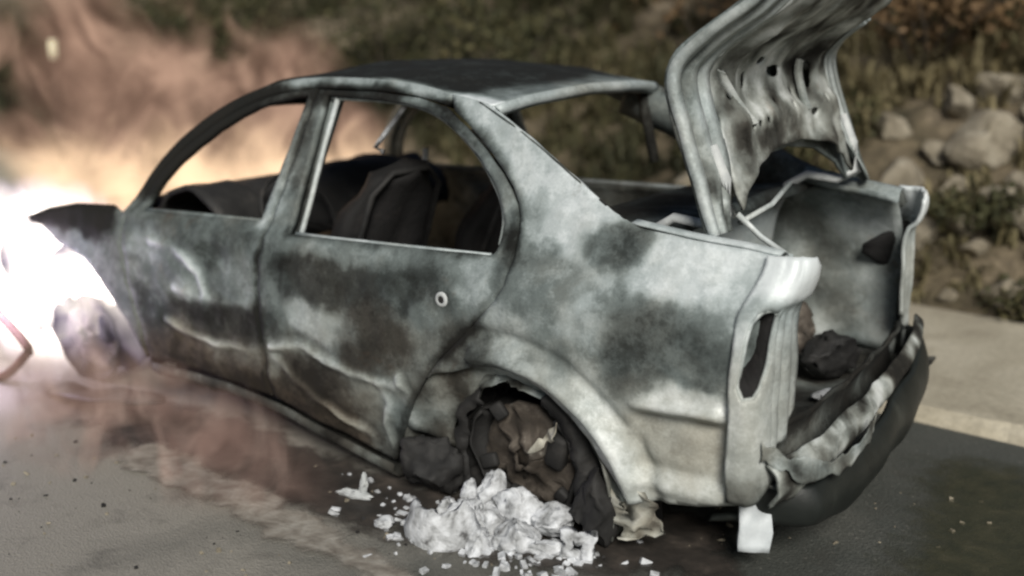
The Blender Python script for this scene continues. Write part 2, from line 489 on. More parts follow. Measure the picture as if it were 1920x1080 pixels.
def build_setting():
    # one ground sheet out to the horizon with the bank in it
    xs = [-200, -100, -50, -25] + [-16 + .25 * i for i in range(105)] + [15, 25, 50, 100, 200]
    ys = [-200, -100, -50, -20, -8, -3, 1.0, 2.0] + [2.4 + .15 * i for i in range(60)] + [14, 20, 40, 100, 200]
    V, F = [], []
    for y in ys:
        for x in xs:
            V.append((x, y, bank_h(x, y) - .012))
    m = len(xs)
    for j in range(len(ys) - 1):
        for i in range(m - 1):
            a = j * m + i
            F.append((a, a + 1, a + m + 1, a + m))
    mat, nt, nodes, links, p = new_mat('dry_earth')
    v = coords(nt)
    f = noise_tex(nt, v, 1.7, 6, .6, .5)
    g = noise_tex(nt, v, 14, 5, .6, .3)
    c1 = ramp(nt, f, [(.3, (.05, .042, .022)), (.5, (.15, .12, .075)), (.7, (.30, .24, .165))])
    c2 = ramp(nt, g, [(.3, .55), (.7, 1.25)])
    links.new(mix_col(nt, 1.0, c1, c2, 'MULTIPLY'), p.inputs['Base Color'])
    p.inputs['Roughness'].default_value = .95
    bump(nt, g, .8, .05, p)
    tag(mesh_obj('ground', V, F, mat), kind='structure')

    # asphalt road
    V, F = [], []
    nx, ny = 40, 24
    for j in range(ny + 1):
        for i in range(nx + 1):
            x = -30 + 50 * i / nx
            y0, y1 = -14, 1.02 - .075 * (x - 3.56)
            V.append((x, y0 + (y1 - y0) * j / ny, 0))
    for j in range(ny):
        for i in range(nx):
            a = j * (nx + 1) + i
            F.append((a, a + 1, a + nx + 2, a + nx + 1))
    mat, nt, nodes, links, p = new_mat('asphalt')
    v = coords(nt)
    big = noise_tex(nt, v, 1.1, 5, .6, .6)
    fine = noise_tex(nt, v, 90, 4, .7, 0)
    peb = nodes.new('ShaderNodeTexVoronoi'); peb.inputs['Scale'].default_value = 140
    links.new(v, peb.inputs['Vector'])
    c = ramp(nt, big, [(.3, (.040, .044, .038)), (.5, (.062, .066, .058)), (.7, (.10, .10, .088))])
    c = mix_col(nt, 1.0, c, ramp(nt, fine, [(.3, .6), (.7, 1.45)]), 'MULTIPLY')
    # dust, ash and painted-in firelight on the near lane, thinning towards the rear
    sep = nodes.new('ShaderNodeSeparateXYZ'); links.new(v, sep.inputs[0])
    t = math_n(nt, 'MULTIPLY', math_n(nt, 'SUBTRACT', 2.75, math_n(nt, 'ADD', sep.outputs[0], math_n(nt, 'MULTIPLY', sep.outputs[1], .55))), .55)
    t = math_n(nt, 'ADD', t, math_n(nt, 'MULTIPLY', math_n(nt, 'SUBTRACT', noise_tex(nt, v, 2.4, 5, .6, .5), .5), 1.6), True)
    c = mix_col(nt, math_n(nt, 'MULTIPLY', t, .85), c, mix_col(nt, fine, (.27, .25, .215), (.37, .345, .30)))
    # damp dark stains and hairline cracks
    st = nodes.new('ShaderNodeMapRange'); st.interpolation_type = 'SMOOTHSTEP'
    links.new(noise_tex(nt, v, 3.3, 7, .68, .4), st.inputs[0]); st.inputs[1].default_value = .52; st.inputs[2].default_value = .66
    c = mix_col(nt, math_n(nt, 'MULTIPLY', st.outputs[0], .35), c, (.055, .052, .044))
    gr = nodes.new('ShaderNodeMapRange'); gr.interpolation_type = 'SMOOTHSTEP'
    links.new(noise_tex(nt, v, 46, 3, .6, 0), gr.inputs[0]); gr.inputs[1].default_value = .60; gr.inputs[2].default_value = .70
    c = mix_col(nt, math_n(nt, 'MULTIPLY', gr.outputs[0], .35), c, (.26, .25, .22))
    links.new(c, p.inputs['Base Color'])
    p.inputs['Roughness'].default_value = .82
    bump(nt, math_n(nt, 'ADD', peb.outputs['Distance'], math_n(nt, 'MULTIPLY', fine, .7)), .6, .006, p)
    tag(mesh_obj('road', V, F, mat, smooth=False), kind='structure')

    # concrete pavement strip beyond the car, real kerb step
    mb = MB()
    rows = []
    n = 240
    for k in range(n + 1):
        x = -14 + 24 * k / n
        y0, y1 = 1.04 - .075 * (x - 3.56), 2.60 - .10 * (x - 3.2)
        w = .03 * noise.noise(Vector((x * 3, 0, 0))) + .015 * noise.noise(Vector((x * 11, 0, 0)))
        rows.append([(x, y0 - .02 + w, -.02), (x, y0 + w, .03), (x, y0 + .04 + w, .06), (x, (y0 + y1) / 2, .075), (x, y1 + .06, .112), (x, y1 + .10, -.02)])
    mb.sheet(rows)
    mat, nt, nodes, links, p = new_mat('dusty_concrete')
    v = coords(nt)
    f = noise_tex(nt, v, 2.2, 6, .6, .4)
    g = noise_tex(nt, v, 40, 5, .65, 0)
    c = ramp(nt, f, [(.3, (.34, .30, .225)), (.5, (.45, .405, .31)), (.7, (.56, .51, .405))])
    c = mix_col(nt, 1.0, c, ramp(nt, g, [(.3, .78), (.7, 1.15)]), 'MULTIPLY')
    links.new(c, p.inputs['Base Color']); p.inputs['Roughness'].default_value = .9
    bump(nt, g, .5, .006, p)
    tag(mb.build('pavement', mat, smooth=False), kind='structure')

build_setting()

# ================================================================== THE CAR
LEAN = R(2.2)
car = empty('burnt_car', (0, -.75 - (-.75 * math.cos(LEAN) - .9 * math.sin(LEAN)), ZG + .9 - (-.75 * math.sin(LEAN) + .9 * math.cos(LEAN))), (LEAN, 0, 0))
tag(car, 'burnt out sedan with bare ashen panels, empty windows and raised trunk lid', 'car')

RAIL = [(0.66, .86), (0.69, .91), (0.78, 1.09), (0.94, 1.24), (1.13, 1.355), (1.35, 1.425), (1.57, 1.45), (1.88, 1.452), (2.09, 1.44), (2.235, 1.412)]
RAIL_IN = [(0.735, .90), (.825, 1.075), (.99, 1.22), (1.18, 1.33), (1.36, 1.387), (1.57, 1.414), (1.88, 1.416), (2.09, 1.404), (2.215, 1.38)]
FWIN = [(.80, .900), (.785, .903), (.79, .915), (.87, 1.06), (1.04, 1.205), (1.23, 1.315), (1.37, 1.36), (1.525, 1.384), (1.535, 1.380), (1.534, 1.365), (1.518, 1.21), (1.49, .945), (1.487, .93), (1.47, .927)]
BLINE = [(1.575, 1.412), (1.565, 1.35), (1.548, 1.09), (1.543, .9), (1.535, .69), (1.553, .49), (1.563, .26)]
RDOOR = [(2.23, 1.378), (2.37, 1.305), (2.515, 1.21), (2.625, 1.12), (2.668, 1.04), (2.672, .93), (2.675, .84), (2.555, .705), (2.385, .535), (2.295, .39), (2.185, .15)]
RWIN = [(1.63, 1.37), (1.632, 1.384), (1.645, 1.387), (1.99, 1.382), (2.18, 1.352), (2.39, 1.25), (2.53, 1.14), (2.596, 1.05), (2.605, .98), (2.595, .94), (2.57, .932), (1.67, .903), (1.655, .903), (1.653, .92)]

SEAMS += [(RDOOR, .020, .55), (BLINE, .016, .5), (RAIL_IN, .014, .6), (RWIN, .012, .35), ([(2.66, 1.0), (2.72, .80), (2.60, .66)], .05, .2), ([(1.65, 1.395), (1.99, 1.40), (2.2, 1.37), (2.45, 1.235), (2.62, 1.09), (2.645, .98), (2.64, .90)], .032, .55), ([(1.59, 1.38), (1.59, 1.05)], .05, .4), ([(1.62, .60), (1.63, .80)], .05, .3)]
for s in (-1, 1):
    # roof rail with A pillar
    rail = chaikin(RAIL, 2, False) + list(reversed(chaikin(RAIL_IN, 2, False)))
    side_panel('roof_rail', rail, [], s, car, .018, .05, dent=.5)
    # front door
    fd = [(.70, .885)] + [(.745, .905)] + chaikin([(a[0] + .004, a[1] - .008) for a in RAIL_IN[:6]], 2, False)[1:] + [(a[0] - .006, a[1] - (.012 if i == 0 else 0)) for i, a in enumerate(BLINE)] \
        + [(1.25, .285), (.95, .285), (.80, .275), (.785, .45), (.74, .60), (.70, .76)]
    door = side_panel('front_door', fd, [chaikin(FWIN, 1)], s, car, .014 if s < 0 else .024, .028)
    # rear door
    rd = [(a[0] + .008, a[1] - (.006 if i == 0 else 0)) for i, a in enumerate(reversed(BLINE))]
    rd = [(1.571, .26)] + [(a[0] + .008, a[1]) for a in reversed(BLINE[1:-1])] + [(1.585, 1.402), (1.88, 1.406), (2.09, 1.394), (2.21, 1.372)] \
        + [(a[0] - .010, a[1] - .006) for a in chaikin(RDOOR, 1, False)]
    rdoor = side_panel('rear_door', rd, [chaikin(RWIN, 1)], s, car, .0135 if s < 0 else .024, .028)
    # quarter panel
    rp = [(2.235, 1.412), (2.30, 1.405), (2.40, 1.388), (2.60, 1.30), (2.86, 1.17), (2.98, 1.105), (3.08, 1.066), (3.25, 1.05), (3.41, 1.038), (3.50, 1.028), (3.515, .97), (3.47, .925), (3.455, .86), (3.445, .73), (3.44, .62), (3.455, .49), (3.47, .315),
          (3.35, .285), (3.13, .25), (3.08, .33), (3.01, .425), (2.94, .495), (2.88, .54), (2.80, .58), (2.72, .598), (2.64, .595), (2.57, .58), (2.48, .545), (2.40, .525)] \
        + [(a[0], a[1]) for a in reversed(chaikin(RDOOR, 1, False)[1:-4])]
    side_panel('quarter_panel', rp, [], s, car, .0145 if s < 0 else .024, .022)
    # front fender around the burning wheel
    fe = [(.695, .875), (.60, .905), (.34, .89), (.11, .845), (-.06, .79), (-.04, .765), (.06, .765), (.14, .73), (.22, .70), (.30, .695), (.42, .665), (.53, .59), (.62, .50), (.69, .42), (.75, .32), (.775, .27), (.775, .44), (.73, .60), (.69, .76)]
    side_panel('front_fender', fe, [], s, car, .022, .018)
    # sill
    rows = []
    for k in range(22):
        x = .82 + (2.18 - .82) * k / 21
        zt = float(np.interp(x, [.8, 1.25, 1.57, 2.19], [.265, .275, .25, .142]))
        w = .012 * noise.noise(Vector((x * 7, s, 0)))
        rows.append([(x, s * (.845 + w), zt - .006), (x, s * (.85 + w), zt - .035), (x, s * (.82 + w), zt - .06), (x, s * .74, zt - .07), (x, s * .70, zt - .02), (x, s * .72, zt + .12)])
    o = MB().sheet(rows).build('sill', M_METAL, car, thick=.01)
    paint(o, flat_ash(.22, .4, .3, 5))
    # B post between the doors, set inside
    rows = []
    for k in range(16):
        z = .22 + (1.41 - .22) * k / 15
        x = float(np.interp(z, [.2, .9, 1.41], [1.57, 1.55, 1.585]))
        h = halfwidth(x, z) - .045
        wd = float(np.interp(z, [.2, .85, 1.0, 1.41], [.14, .11, .075, .055]))
        rows.append([(x - wd * .8, s * (h - .05), z), (x - wd * .7, s * h, z), (x + wd * .8, s * h, z), (x + wd, s * (h - .05), z)])
    paint(MB().sheet(rows).build('centre_pillar', M_METAL, car, thick=.012), flat_ash(.42, .2, .3, 4))
    # window channels left standing in the doors
    ch = [side_map(s, 0, -.03)(a) for a in [(1.668, 1.378), (1.675, 1.20), (1.685, 1.0), (1.70, .80)]]
    o = MB().tube(ch, .011, 6).build('window_channel', M_METAL, rdoor); paint(o, flat_ash(.8, .2))
    ch = [side_map(s, 0, -.03)(a) for a in chaikin([(1.64, 1.372), (1.99, 1.375), (2.18, 1.342), (2.38, 1.24), (2.51, 1.13), (2.575, 1.05), (2.585, .96)], 2, False)]
    o = MB().tube(ch, .008, 6).build('window_channel', M_METAL, rdoor); paint(o, flat_ash(.55, .2))
    ch = [side_map(s, 0, -.02)(a) for a in [(1.69, .900), (1.9, .905), (2.2, .915), (2.57, .928)]]
    o = MB().tube(ch, .010, 6).build('window_ledge', M_METAL, rdoor); paint(o, flat_ash(.75, .1))
    ch = [side_map(s, 0, -.02)(a) for a in [(.79, .90), (1.1, .912), (1.5, .925)]]
    o = MB().tube(ch, .009, 6).build('window_ledge', M_METAL, door); paint(o, flat_ash(.5, .1))
    # door lock barrel and burnt-out handle cup
    for dd, (lx, lz) in ((rdoor, (2.43, .78)),):
        c = side_map(s, 1, .002)((lx, lz))
        o = MB().lathe([(.012, 0), (.013, s * .004), (.021, s * .004), (.026, s * .0), (.026, -s * .012)], c, 16).build('door_lock', M_PALE, dd)
        o = MB().lathe([(.0, s * .002), (.0128, s * .002)], c, 12).build('lock_hole', M_CHAR, dd)

# ---- roof
def roof_pt(x, t):
    rx = [a[0] for a in RAIL]; rz = [a[1] for a in RAIL]
    zr = float(np.interp(x, rx + [2.40], rz + [1.388]))
    h = halfwidth(x, zr) - .004
    y = h * t
    z = zr + .036 * (1 - t * t) * smooth(1.0, 1.5, x) - .016 * (1 - abs(t) ** 6) * 0
    z += .010 * noise.noise(Vector((x * 4, y * 4, 3)))
    return (x, y, z)
rows = []
for i in range(46):
    u = i / 45
    rows.append([])
    for k in range(49):
        t = -1 + 2 * k / 48
        x = 1.17 + .17 * (1 - t * t) * 0 + u * (2.42 - 1.17 + .05 * (1 - t * t)) - .06 * (1 - t * t) * (1 - u)
        rows[-1].append(roof_pt(x, t))
roof = MB().sheet(rows).build('roof', M_METAL, car, thick=.02, offset=1)
def roof_ash(c):
    n = fbm(c, 4)
    a = -.30 + .10 * n
    a += .85 * smooth(2.22, 2.40, c.x + .05 * n)          # ash along the rear edge
    a += .85 * smooth(.46, .54, abs(c.y) + .03 * n) * smooth(1.3, 1.7, c.x)
    return max(0, min(1, a)), .0
paint(roof, roof_ash)
# ribs under the roof
for x in (1.55, 2.05):
    rows = [[(x + dx, -.52 + 1.04 * k / 14, roof_pt(x, (-.52 + 1.04 * k / 14) / .56)[2] - .03 - dz) for (dx, dz) in ((-.04, 0), (-.02, .02), (.02, .02), (.04, 0))] for k in range(15)]
    paint(MB().sheet(rows).build('roof_bow', M_METAL, roof, thick=.004), flat_ash(.2, .3))
# windscreen and rear window headers
rows = []
for k in range(25):
    t = -1 + 2 * k / 24
    p = roof_pt(2.42 + .05 * (1 - t * t), t)
    rows.append([(p[0] - .05, p[1], p[2] - .012), (p[0] + .004, p[1], p[2] - .002), (p[0] + .02, p[1] * .985, p[2] - .02), (p[0] + .0, p[1] * .97, p[2] - .042), (p[0] - .06, p[1] * .96, p[2] - .045)])
paint(MB().sheet(rows).build('rear_header', M_METAL, car, thick=.004), flat_ash(.72, .05, .3, 5))
rows = []
for k in range(25):
    t = -1 + 2 * k / 24
    p = roof_pt(1.17 - .06 * (1 - t * t), t)
    rows.append([(p[0] + .05, p[1] * .96, p[2] - .045), (p[0] + .0, p[1] * .97, p[2] - .05), (p[0] - .02, p[1] * .985, p[2] - .03), (p[0] - .01, p[1], p[2] - .004)])
paint(MB().sheet(rows).build('front_header', M_METAL, car, thick=.004), flat_ash(.2, .2, .3, 5))
# rear window side flanges (inner C pillars)
for s in (-1, 1):
    edge = [(2.36, 1.385), (2.60, 1.29), (2.86, 1.16), (2.98, 1.095), (3.08, 1.056)]
    rows = []
    for (x, z) in chaikin(edge, 2, False):
        h = halfwidth(x, z) - .003
        rows.append([(x, s * h, z + .008), (x - .01, s * (h - .03), z - .002), (x - .015, s * (h - .055), z - .03), (x - .05, s * (h - .065), z - .04), (x - .09, s * (h - .05), z - .12)])
    paint(MB().sheet(rows).build('rear_window_flange', M_METAL, car, thick=.006), flat_ash(.3 if s < 0 else .35, .2, .3, 5))
    # inner skin of the pillar
    rows = []
    for k in range(14):
        x = 2.25 + .65 * k / 13
        zt = float(np.interp(x, [2.25, 2.4, 2.86, 3.0], [1.37, 1.35, 1.12, 1.05]))
        rows.append([(x, s * (halfwidth(x, z_) - .06), z_) for z_ in (zt, zt - .06, zt - .14, .86)])
    if s > 0:
        pass

# ---- parcel shelf, rear bulkhead, boot
def sheet_grid(fn, nu, nv):
    return [[fn(i / nu, k / nv) for k in range(nv + 1)] for i in range(nu + 1)]
def wob(p, a=.01, s=5):
    n = noise.noise_vector(Vector(p) * s)
    return (p[0] + a * n.x, p[1] + a * n.y, p[2] + a * n.z)
o = MB().sheet(sheet_grid(lambda u, v: wob((2.62 + .42 * u, -.68 + 1.36 * v, .985 + .02 * u), .012), 10, 28)).build('parcel_shelf', M_METAL, car, thick=.015)
paint(o, flat_ash(.12, .1, .35, 6))
o = MB().sheet(sheet_grid(lambda u, v: wob((3.03 + .05 * u, -.66 + 1.32 * v, 1.02 - .02 * u + .02 * math.sin(u * 3.1)), .006), 4, 28)).build('deck_bridge', M_METAL, car, thick=.012)
paint(o, flat_ash(.25, .1, .35, 6))
o = MB().sheet(sheet_grid(lambda u, v: wob((2.93 - .10 * u + .03 * math.sin(v * 9), -.66 + 1.30 * v, .97 - .62 * u), .02, 4), 16, 30)).build('rear_bulkhead', M_METAL, car, thick=.012)
paint(o, flat_ash(.72, .15, .4, 4))
o = MB().sheet(sheet_grid(lambda u, v: wob((2.75 + .82 * u, -.72 + 1.44 * v, .36 - .03 * math.sin(u * 3) + .02 * u), .022, 6), 24, 40)).build('boot_floor', M_METAL, car, thick=.01)
paint(o, flat_ash(.22, .3, .5, 7))
for s in (-1, 1):
    # inner boot wall with wheel house bulge
    def wall(u, v):
        x = 2.80 + .70 * u
        z = .36 + .64 * v
        h = halfwidth(x, z) - .07 - .12 * math.exp(-((x - 2.75) / .35) ** 2) * (1 - smooth(.60, .74, z))
        return wob((skew(x, s * h), s * h, z), .012, 6)
    o = MB().sheet(sheet_grid(wall, 20, 20)).build('boot_side_wall', M_METAL, car, thick=.01)
    paint(o, flat_ash(.56, .2, .6, 5))
    # gutter along the boot opening
    rows = []
    for k in range(18):
        x = 3.05 + .46 * k / 17
        zt = float(np.interp(x, [3.05, 3.25, 3.41, 3.52], [1.072, 1.05, 1.038, 1.024]))
        h = halfwidth(x, zt) - .002
        rows.append([(skew(x, s * hh), s * hh, zz) for hh, zz in ((h, zt + .001), (h - .035, zt + .006), (h - .065, zt - .004), (h - .075, zt - .035), (h - .105, zt - .038), (h - .112, zt - .015))])
    paint(MB().sheet(rows).build('boot_gutter', M_METAL, car, thick=.006, offset=-1), flat_ash(.82 if s < 0 else .6, 0, .2, 6))

# ---- tail corners with the empty lamp openings
def tail_map(s, dent=1.0, push=0.0):
    def f(a):
        th, z = a                                 # th 0 = joint with the quarter panel, 1 = boot opening edge
        q = th * math.pi / 2
        xj = 3.44 + .04 * smooth(.85, 1.0, z)
        h = halfwidth(xj, z) + .008
        inn = .585
        top = 1 - smooth(1.0, 1.04, z) * .12
        x = xj + (.085 + push) * (math.sin(q) ** .62) * top + .016 * smooth(.90, .915, z) * math.sin(q) ** .5 + .012 * math.sin(q)
        y = inn + (h - inn) * (math.cos(q) ** .62 if q < math.pi / 2 - 1e-6 else 0)
        y += dent * .008 * noise.noise(Vector((th * 5, z * 9, s * 3)))
        x += dent * .010 * noise.noise(Vector((th * 4, z * 8, s * 7 + 2))) + .005 * math.sin(th * 38) * smooth(.60, .70, th) * (1 - smooth(.86, .90, z))
        return (skew(x, s * y), s * y, z)
    return f
for s in (-1, 1):
    out = [(0, .33), (.0, .50), (0, .64), (0, .88), (0, .96), (0, 1.026), (.5, 1.03), (.93, 1.022), (1, 1.00), (1, .8), (1, .56), (.92, .50), (.80, .49), (.76, .40), (.5, .34), (.25, .325)]
    lamp = chaikin([(.05, .64), (.08, .78), (.17, .885), (.52, .895), (.62, .865), (.54, .74), (.42, .65)], 1)
    small = chaikin([(.70, .47), (.70, .56), (.86, .58), (.92, .55)], 1)
    def tail_tone(c, s=s):
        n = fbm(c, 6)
        return (min(1.1, .74 + .40 * smooth(.89, .94, c.z) - .25 * smooth(.45, .35, c.z) + .16 * n), .35 * (1 - smooth(.7, .95, c.z)))  # cap above the lamp opening whitened to imitate its blown-out highlight
    tp = panel('tail_corner', out, [lamp], tail_map(s), car, step=.014, thick=.014, fn=tail_tone, flip=(s < 0))
    # rolled rim of the lamp opening and the burnt-out lamp bowl behind it
    rim = [tail_map(s, 1, .004)(a) for a in resample(lamp, .03)]
    paint(MB().tube(rim, .007, 6, closed=True).build('lamp_rim', M_METAL, tp), flat_ash(.85, .2))
    cx = (skew(3.50, s * .68), s * .66, .775)
    lv = []
    rows = [[tuple(Vector(p).lerp(Vector(cx), t) + Vector((-.16 * t, 0, 0))) for p in rim + rim[:1]] for t in (0, .3, .6, .85)]
    MB().sheet(rows).build('lamp_bowl', M_SEAT, tp, thick=.004)

# ---- rear cross panel under the boot opening and torn bumper beam
def rear_x(y):
    return skew(3.60, y) - .07 * (abs(y) / .75) ** 3
o = MB().sheet(sheet_grid(lambda u, v: wob((rear_x(-.60 + 1.2 * v) - .02 - .04 * math.sin(u * 3.1), -.60 + 1.2 * v, .53 - .20 * u), .018, 7), 10, 36)).build('tail_panel', M_METAL, car, thick=.012)
paint(o, flat_ash(.14, .3, .4, 6))
def beam(u, v):
    y = -.78 + 1.52 * v
    z = .48 - (.13 - .07 * v) * u + .07 * (v - .3)
    bulge = .03 * math.sin(u * math.pi)
    p = Vector((rear_x(y) + .035 + bulge, y, z))
    n = noise.noise_vector(p * 7) * .013 + noise.noise_vector(p * 21) * .008
    return tuple(p + n * (1 - .6 * smooth(-.25, .15, y)))
beam_o = MB().sheet(sheet_grid(beam, 14, 70)).build('bumper_beam', M_METAL, car, thick=.012)
def beam_ash(c):
    n = fbm(c, 9)
    return (max(0, min(1, .46 + 1.0 * n - .34 * smooth(-.15, .20, c.y))), .35)
paint(beam_o, beam_ash)
def cover(u, v):
    y = -.70 + 1.52 * v
    # face rolls from the upper ledge down and under
    q = u * 1.0
    zt = float(np.interp(y, [-.7, -.3, .1, .5, .82], [.345, .35, .385, .455, .495]))
    zb = float(np.interp(y, [-.7, -.3, .1, .5, .82], [.20, .15, .14, .15, .21]))
    x = rear_x(min(.75, max(-.75, y))) + .055 + .035 * math.sin(min(1, q * 1.25) * math.pi) ** .8 - .10 * smooth(.75, 1.0, q) - .22 * smooth(.60, .83, y) ** 2 - .16 * smooth(-.60, -.70, y) ** 2
    p = Vector((x, y, zt + (zb - zt) * q))
    p += noise.noise_vector(p * 5) * .014
    return tuple(p)
bump_o = MB().sheet(sheet_grid(cover, 16, 60)).build('bumper', M_PLASTIC, car, thick=.02)
# torn white ends of metal round the bumper corner
def torn(name, pts, w, ash=.8, warm=.3, parent=car, jag=.02, seed=0):
    pts = [Vector(p) for p in chaikin([tuple(p) for p in pts], 3, False)]
    rows = []
    wv = Vector(w)
    for i, p in enumerate(pts):
        row = []
        for k in range(7):
            t = k / 6 - .5
            q = p + wv * t * (1 + .9 * noise.noise(p * 25 + Vector((0, seed, 0))))
            q += noise.noise_vector(q * 13 + Vector((seed, 0, 0))) * jag + noise.noise_vector(q * 34 + Vector((seed, 3, 0))) * jag * .6
            row.append(tuple(q))
        rows.append(row)
    o = MB().sheet(rows).build(name, M_METAL, parent, thick=.004)
    return paint(o, flat_ash(ash, warm, .55, 16))
torn('torn_flange', [(3.54, -.80, .50), (3.61, -.74, .44), (3.66, -.62, .40), (3.70, -.45, .41), (3.68, -.28, .45)], (0, .01, .05), .5, .3, seed=1, jag=.008)

# ---- inner rear wheel houses and drums
for s in (-1, 1):
    rows = []
    for k in range(25):
        q = R(-8) + (math.pi + R(16)) * k / 24
        rows.append([])
        for (dy, sc) in ((-.015, 1.0), (-.05, .97), (-.12, .95), (-.30, .93)):
            x = ARCH_R[0] - .02 + (ARCH_R[2] - .03) * sc * math.cos(q)
            z = ARCH_R[1] + .0 + (ARCH_R[3] - .0) * sc * math.sin(q)
            yy = .845 + dy
            rows[-1].append(wob((x, s * yy, z), .008, 9))
    o = MB().sheet(rows).build('wheel_house', M_METAL, car, thick=.008)
    paint(o, flat_ash(.38, .35, .5, 6))
    rows = []
    for k in range(40):
        q = R(12) + R(150) * k / 39
        inn = .80 + .10 * noise.noise(Vector((q * 3, s, 2))) - .16 * smooth(R(95), R(150), q)
        rows.append([])
        for t in (0, .25, .5, .75, 1):
            sc = 1.02 + (inn - 1.02) * t
            rows[-1].append(wob((ARCH_R[0] + ARCH_R[2] * sc * math.cos(q), s * (.838 - .035 * t - .03 * t * t), ARCH_R[1] + ARCH_R[3] * sc * math.sin(q)), .012, 11))
    o = MB().sheet(rows).build('arch_liner', M_METAL, car, thick=.005)
    paint(o, flat_ash(.40, .3, .6, 8))
    MB().sheet(sheet_grid(lambda u, v: wob((2.25 + .85 * u, s * .54, .05 + .6 * v), .02, 5), 10, 8)).build('inner_fender', M_CHAR, car, thick=.01)
# wheels: rims dropped to the road, tyres burnt to wire and crust
def wheel(name, c, s, tilt=0.0, steer=0.0):
    w = empty(name, c, (tilt, 0, steer)); w.parent = car
    rows = []
    for k in range(50):
        q = R(142) + R(268) * k / 49
        rows.append([tuple(Vector((r_ * math.cos(q), h_, r_ * math.sin(q))) + noise.noise_vector(Vector((3 * math.cos(q), h_ * 9, 3 * math.sin(q)))) * .012) for (r_, h_) in ((.205, -.09), (.215, -.085), (.190, -.06), (.180, -.02), (.18, .04), (.195, .075), (.212, .09), (.205, .095))])
    MB().sheet(rows).build('rim', M_CHAR, w, thick=.008)
    d = MB()
    d.lathe([(.0, -s * -.065), (.05, s * .065), (.055, s * .05), (.13, s * .045), (.145, s * .03), (.15, -s * .03), (.0, -s * .03)], (0, 0, 0), 28)
    d.build('brake_drum', M_RUST, w)
    # disc, caliper and what is left of the alloy
    dm = MB()
    rows = []
    for k in range(37):
        q = 2 * math.pi * k / 36
        rows.append([])
        for (rr, h) in ((.03, .085), (.055, .08), (.065, .055), (.11, .05), (.15, .05), (.17, .045), (.172, .03)):
            n = noise.noise(Vector((rr * 22 * math.cos(q), rr * 22 * math.sin(q), s * 3)))
            n_ = noise.noise(Vector((rr * 60 * math.cos(q), rr * 60 * math.sin(q), s * 3)))
            rows[-1].append((rr * (1 + .14 * n) * math.cos(q), s * (h + .030 * n + .016 * n_), rr * (1 + .14 * n) * math.sin(q)))
    dm.sheet(rows).build('brake_disc', M_RUST, w, thick=.008)
    rs = random.Random(12)
    for k in range(4):
        q = (2.2, 3.5, 4.4, 5.6)[k]
        L = rs.uniform(.04, .08)
        MB().box(((.20 - L / 2) * math.cos(q), s * .07, (.20 - L / 2) * math.sin(q)), (L, .03, .05), (.2, -q, .15)).build('spoke_stub', M_CHAR, w, bevel=.01)
    MB().box((.13, s * .06, .05), (.07, .07, .13), (.1, .3, 0)).build('brake_caliper', M_CHAR, w, bevel=.015)
    if name == 'front_wheel': return w
    # bead wire and crust left of the tyre
    V = []
    rows = []
    for k in range(91):
        q = R(128) + R(296) * k / 90
        rr = .245 + .05 * noise.noise(Vector((math.cos(q) * 2, math.sin(q) * 2, s))) + .012 * noise.noise(Vector((math.cos(q) * 9, math.sin(q) * 9, s)))
        low = max(0, -math.sin(q))
        rows.append([((rr + e) * math.cos(q), y_, max(-.205, (rr + e) * math.sin(q))) for (y_, e) in ((-.10 - .02 * low, -.02), (-.11 - .02 * low, .01), (-.05, .03), (.05, .03), (.11 + .02 * low, .01), (.10 + .02 * low, -.02))])
    rows = [[tuple(Vector(p) + noise.noise_vector(Vector(p) * 11) * .022 + noise.noise_vector(Vector(p) * 27) * .014) for p in r_] for r_ in rows]
    MB().sheet(rows).build('tyre_remains', M_CHAR, w, thick=.008)
    return w
wl = wheel('rear_wheel', (2.70, -.69, .275), -1, R(5))
wheel('rear_wheel', (2.70, .71, .215), 1, R(-5))
wheel('front_wheel', (.27, -.72, .275), -1, R(3), R(6))
wheel('front_wheel', (.27, .72, .215), 1, R(-3), R(6))
# suspension bits in the rear arch
o = MB().tube([(2.88, -.66, .30), (2.90, -.68, .48), (2.88, -.62, .58)], .028, 10).build('damper', M_CHAR, car)
o = MB().tube([(2.70, -.60, .27), (2.5, -.45, .26), (2.45, 0, .25), (2.5, .45, .26), (2.70, .60, .27)], .035, 10).build('axle_beam', M_RUST, car)
torn('arch_liner_shred', [(2.55, -.80, .52), (2.66, -.82, .545), (2.80, -.80, .53), (2.90, -.79, .46)], (0, .04, .03), .45, .3, seed=8)
torn('arch_liner_shred', [(2.80, -.86, .36), (2.86, -.86, .40), (2.90, -.86, .44)], (0, .01, .025), .6, .9, seed=9, jag=.03)
torn('arch_liner_shred', [(3.10, -.82, .28), (3.15, -.82, .21), (3.17, -.82, .14)], (.12, 0, .03), .62, .8, seed=11, jag=.05)

# ---- raised boot lid
LID = [(3.275, 1.045), (3.245, 1.12), (3.19, 1.27), (3.14, 1.40), (3.115, 1.50), (3.14, 1.565), (3.20, 1.62), (3.28, 1.675), (3.36, 1.73), (3.43, 1.80), (3.48, 1.88)]
lp = chaikin(LID, 2, False)
lens = [0]
for a, b in zip(lp, lp[1:]): lens.append(lens[-1] + math.hypot(b[0] - a[0], b[1] - a[1]))
LL = lens[-1]
def lid_at(sv, off=0.0):
    sv = min(max(sv, 0), LL)
    x = float(np.interp(sv, lens, [a[0] for a in lp])); z = float(np.interp(sv, lens, [a[1] for a in lp]))
    x2 = float(np.interp(min(sv + .02, LL), lens, [a[0] for a in lp])); z2 = float(np.interp(min(sv + .02, LL), lens, [a[1] for a in lp]))
    x1 = float(np.interp(max(sv - .02, 0), lens, [a[0] for a in lp])); z1 = float(np.interp(max(sv - .02, 0), lens, [a[1] for a in lp]))
    t = Vector((x2 - x1, z2 - z1)).normalized()
    return x + t.y * off, z - t.x * off              # positive offset = inner side
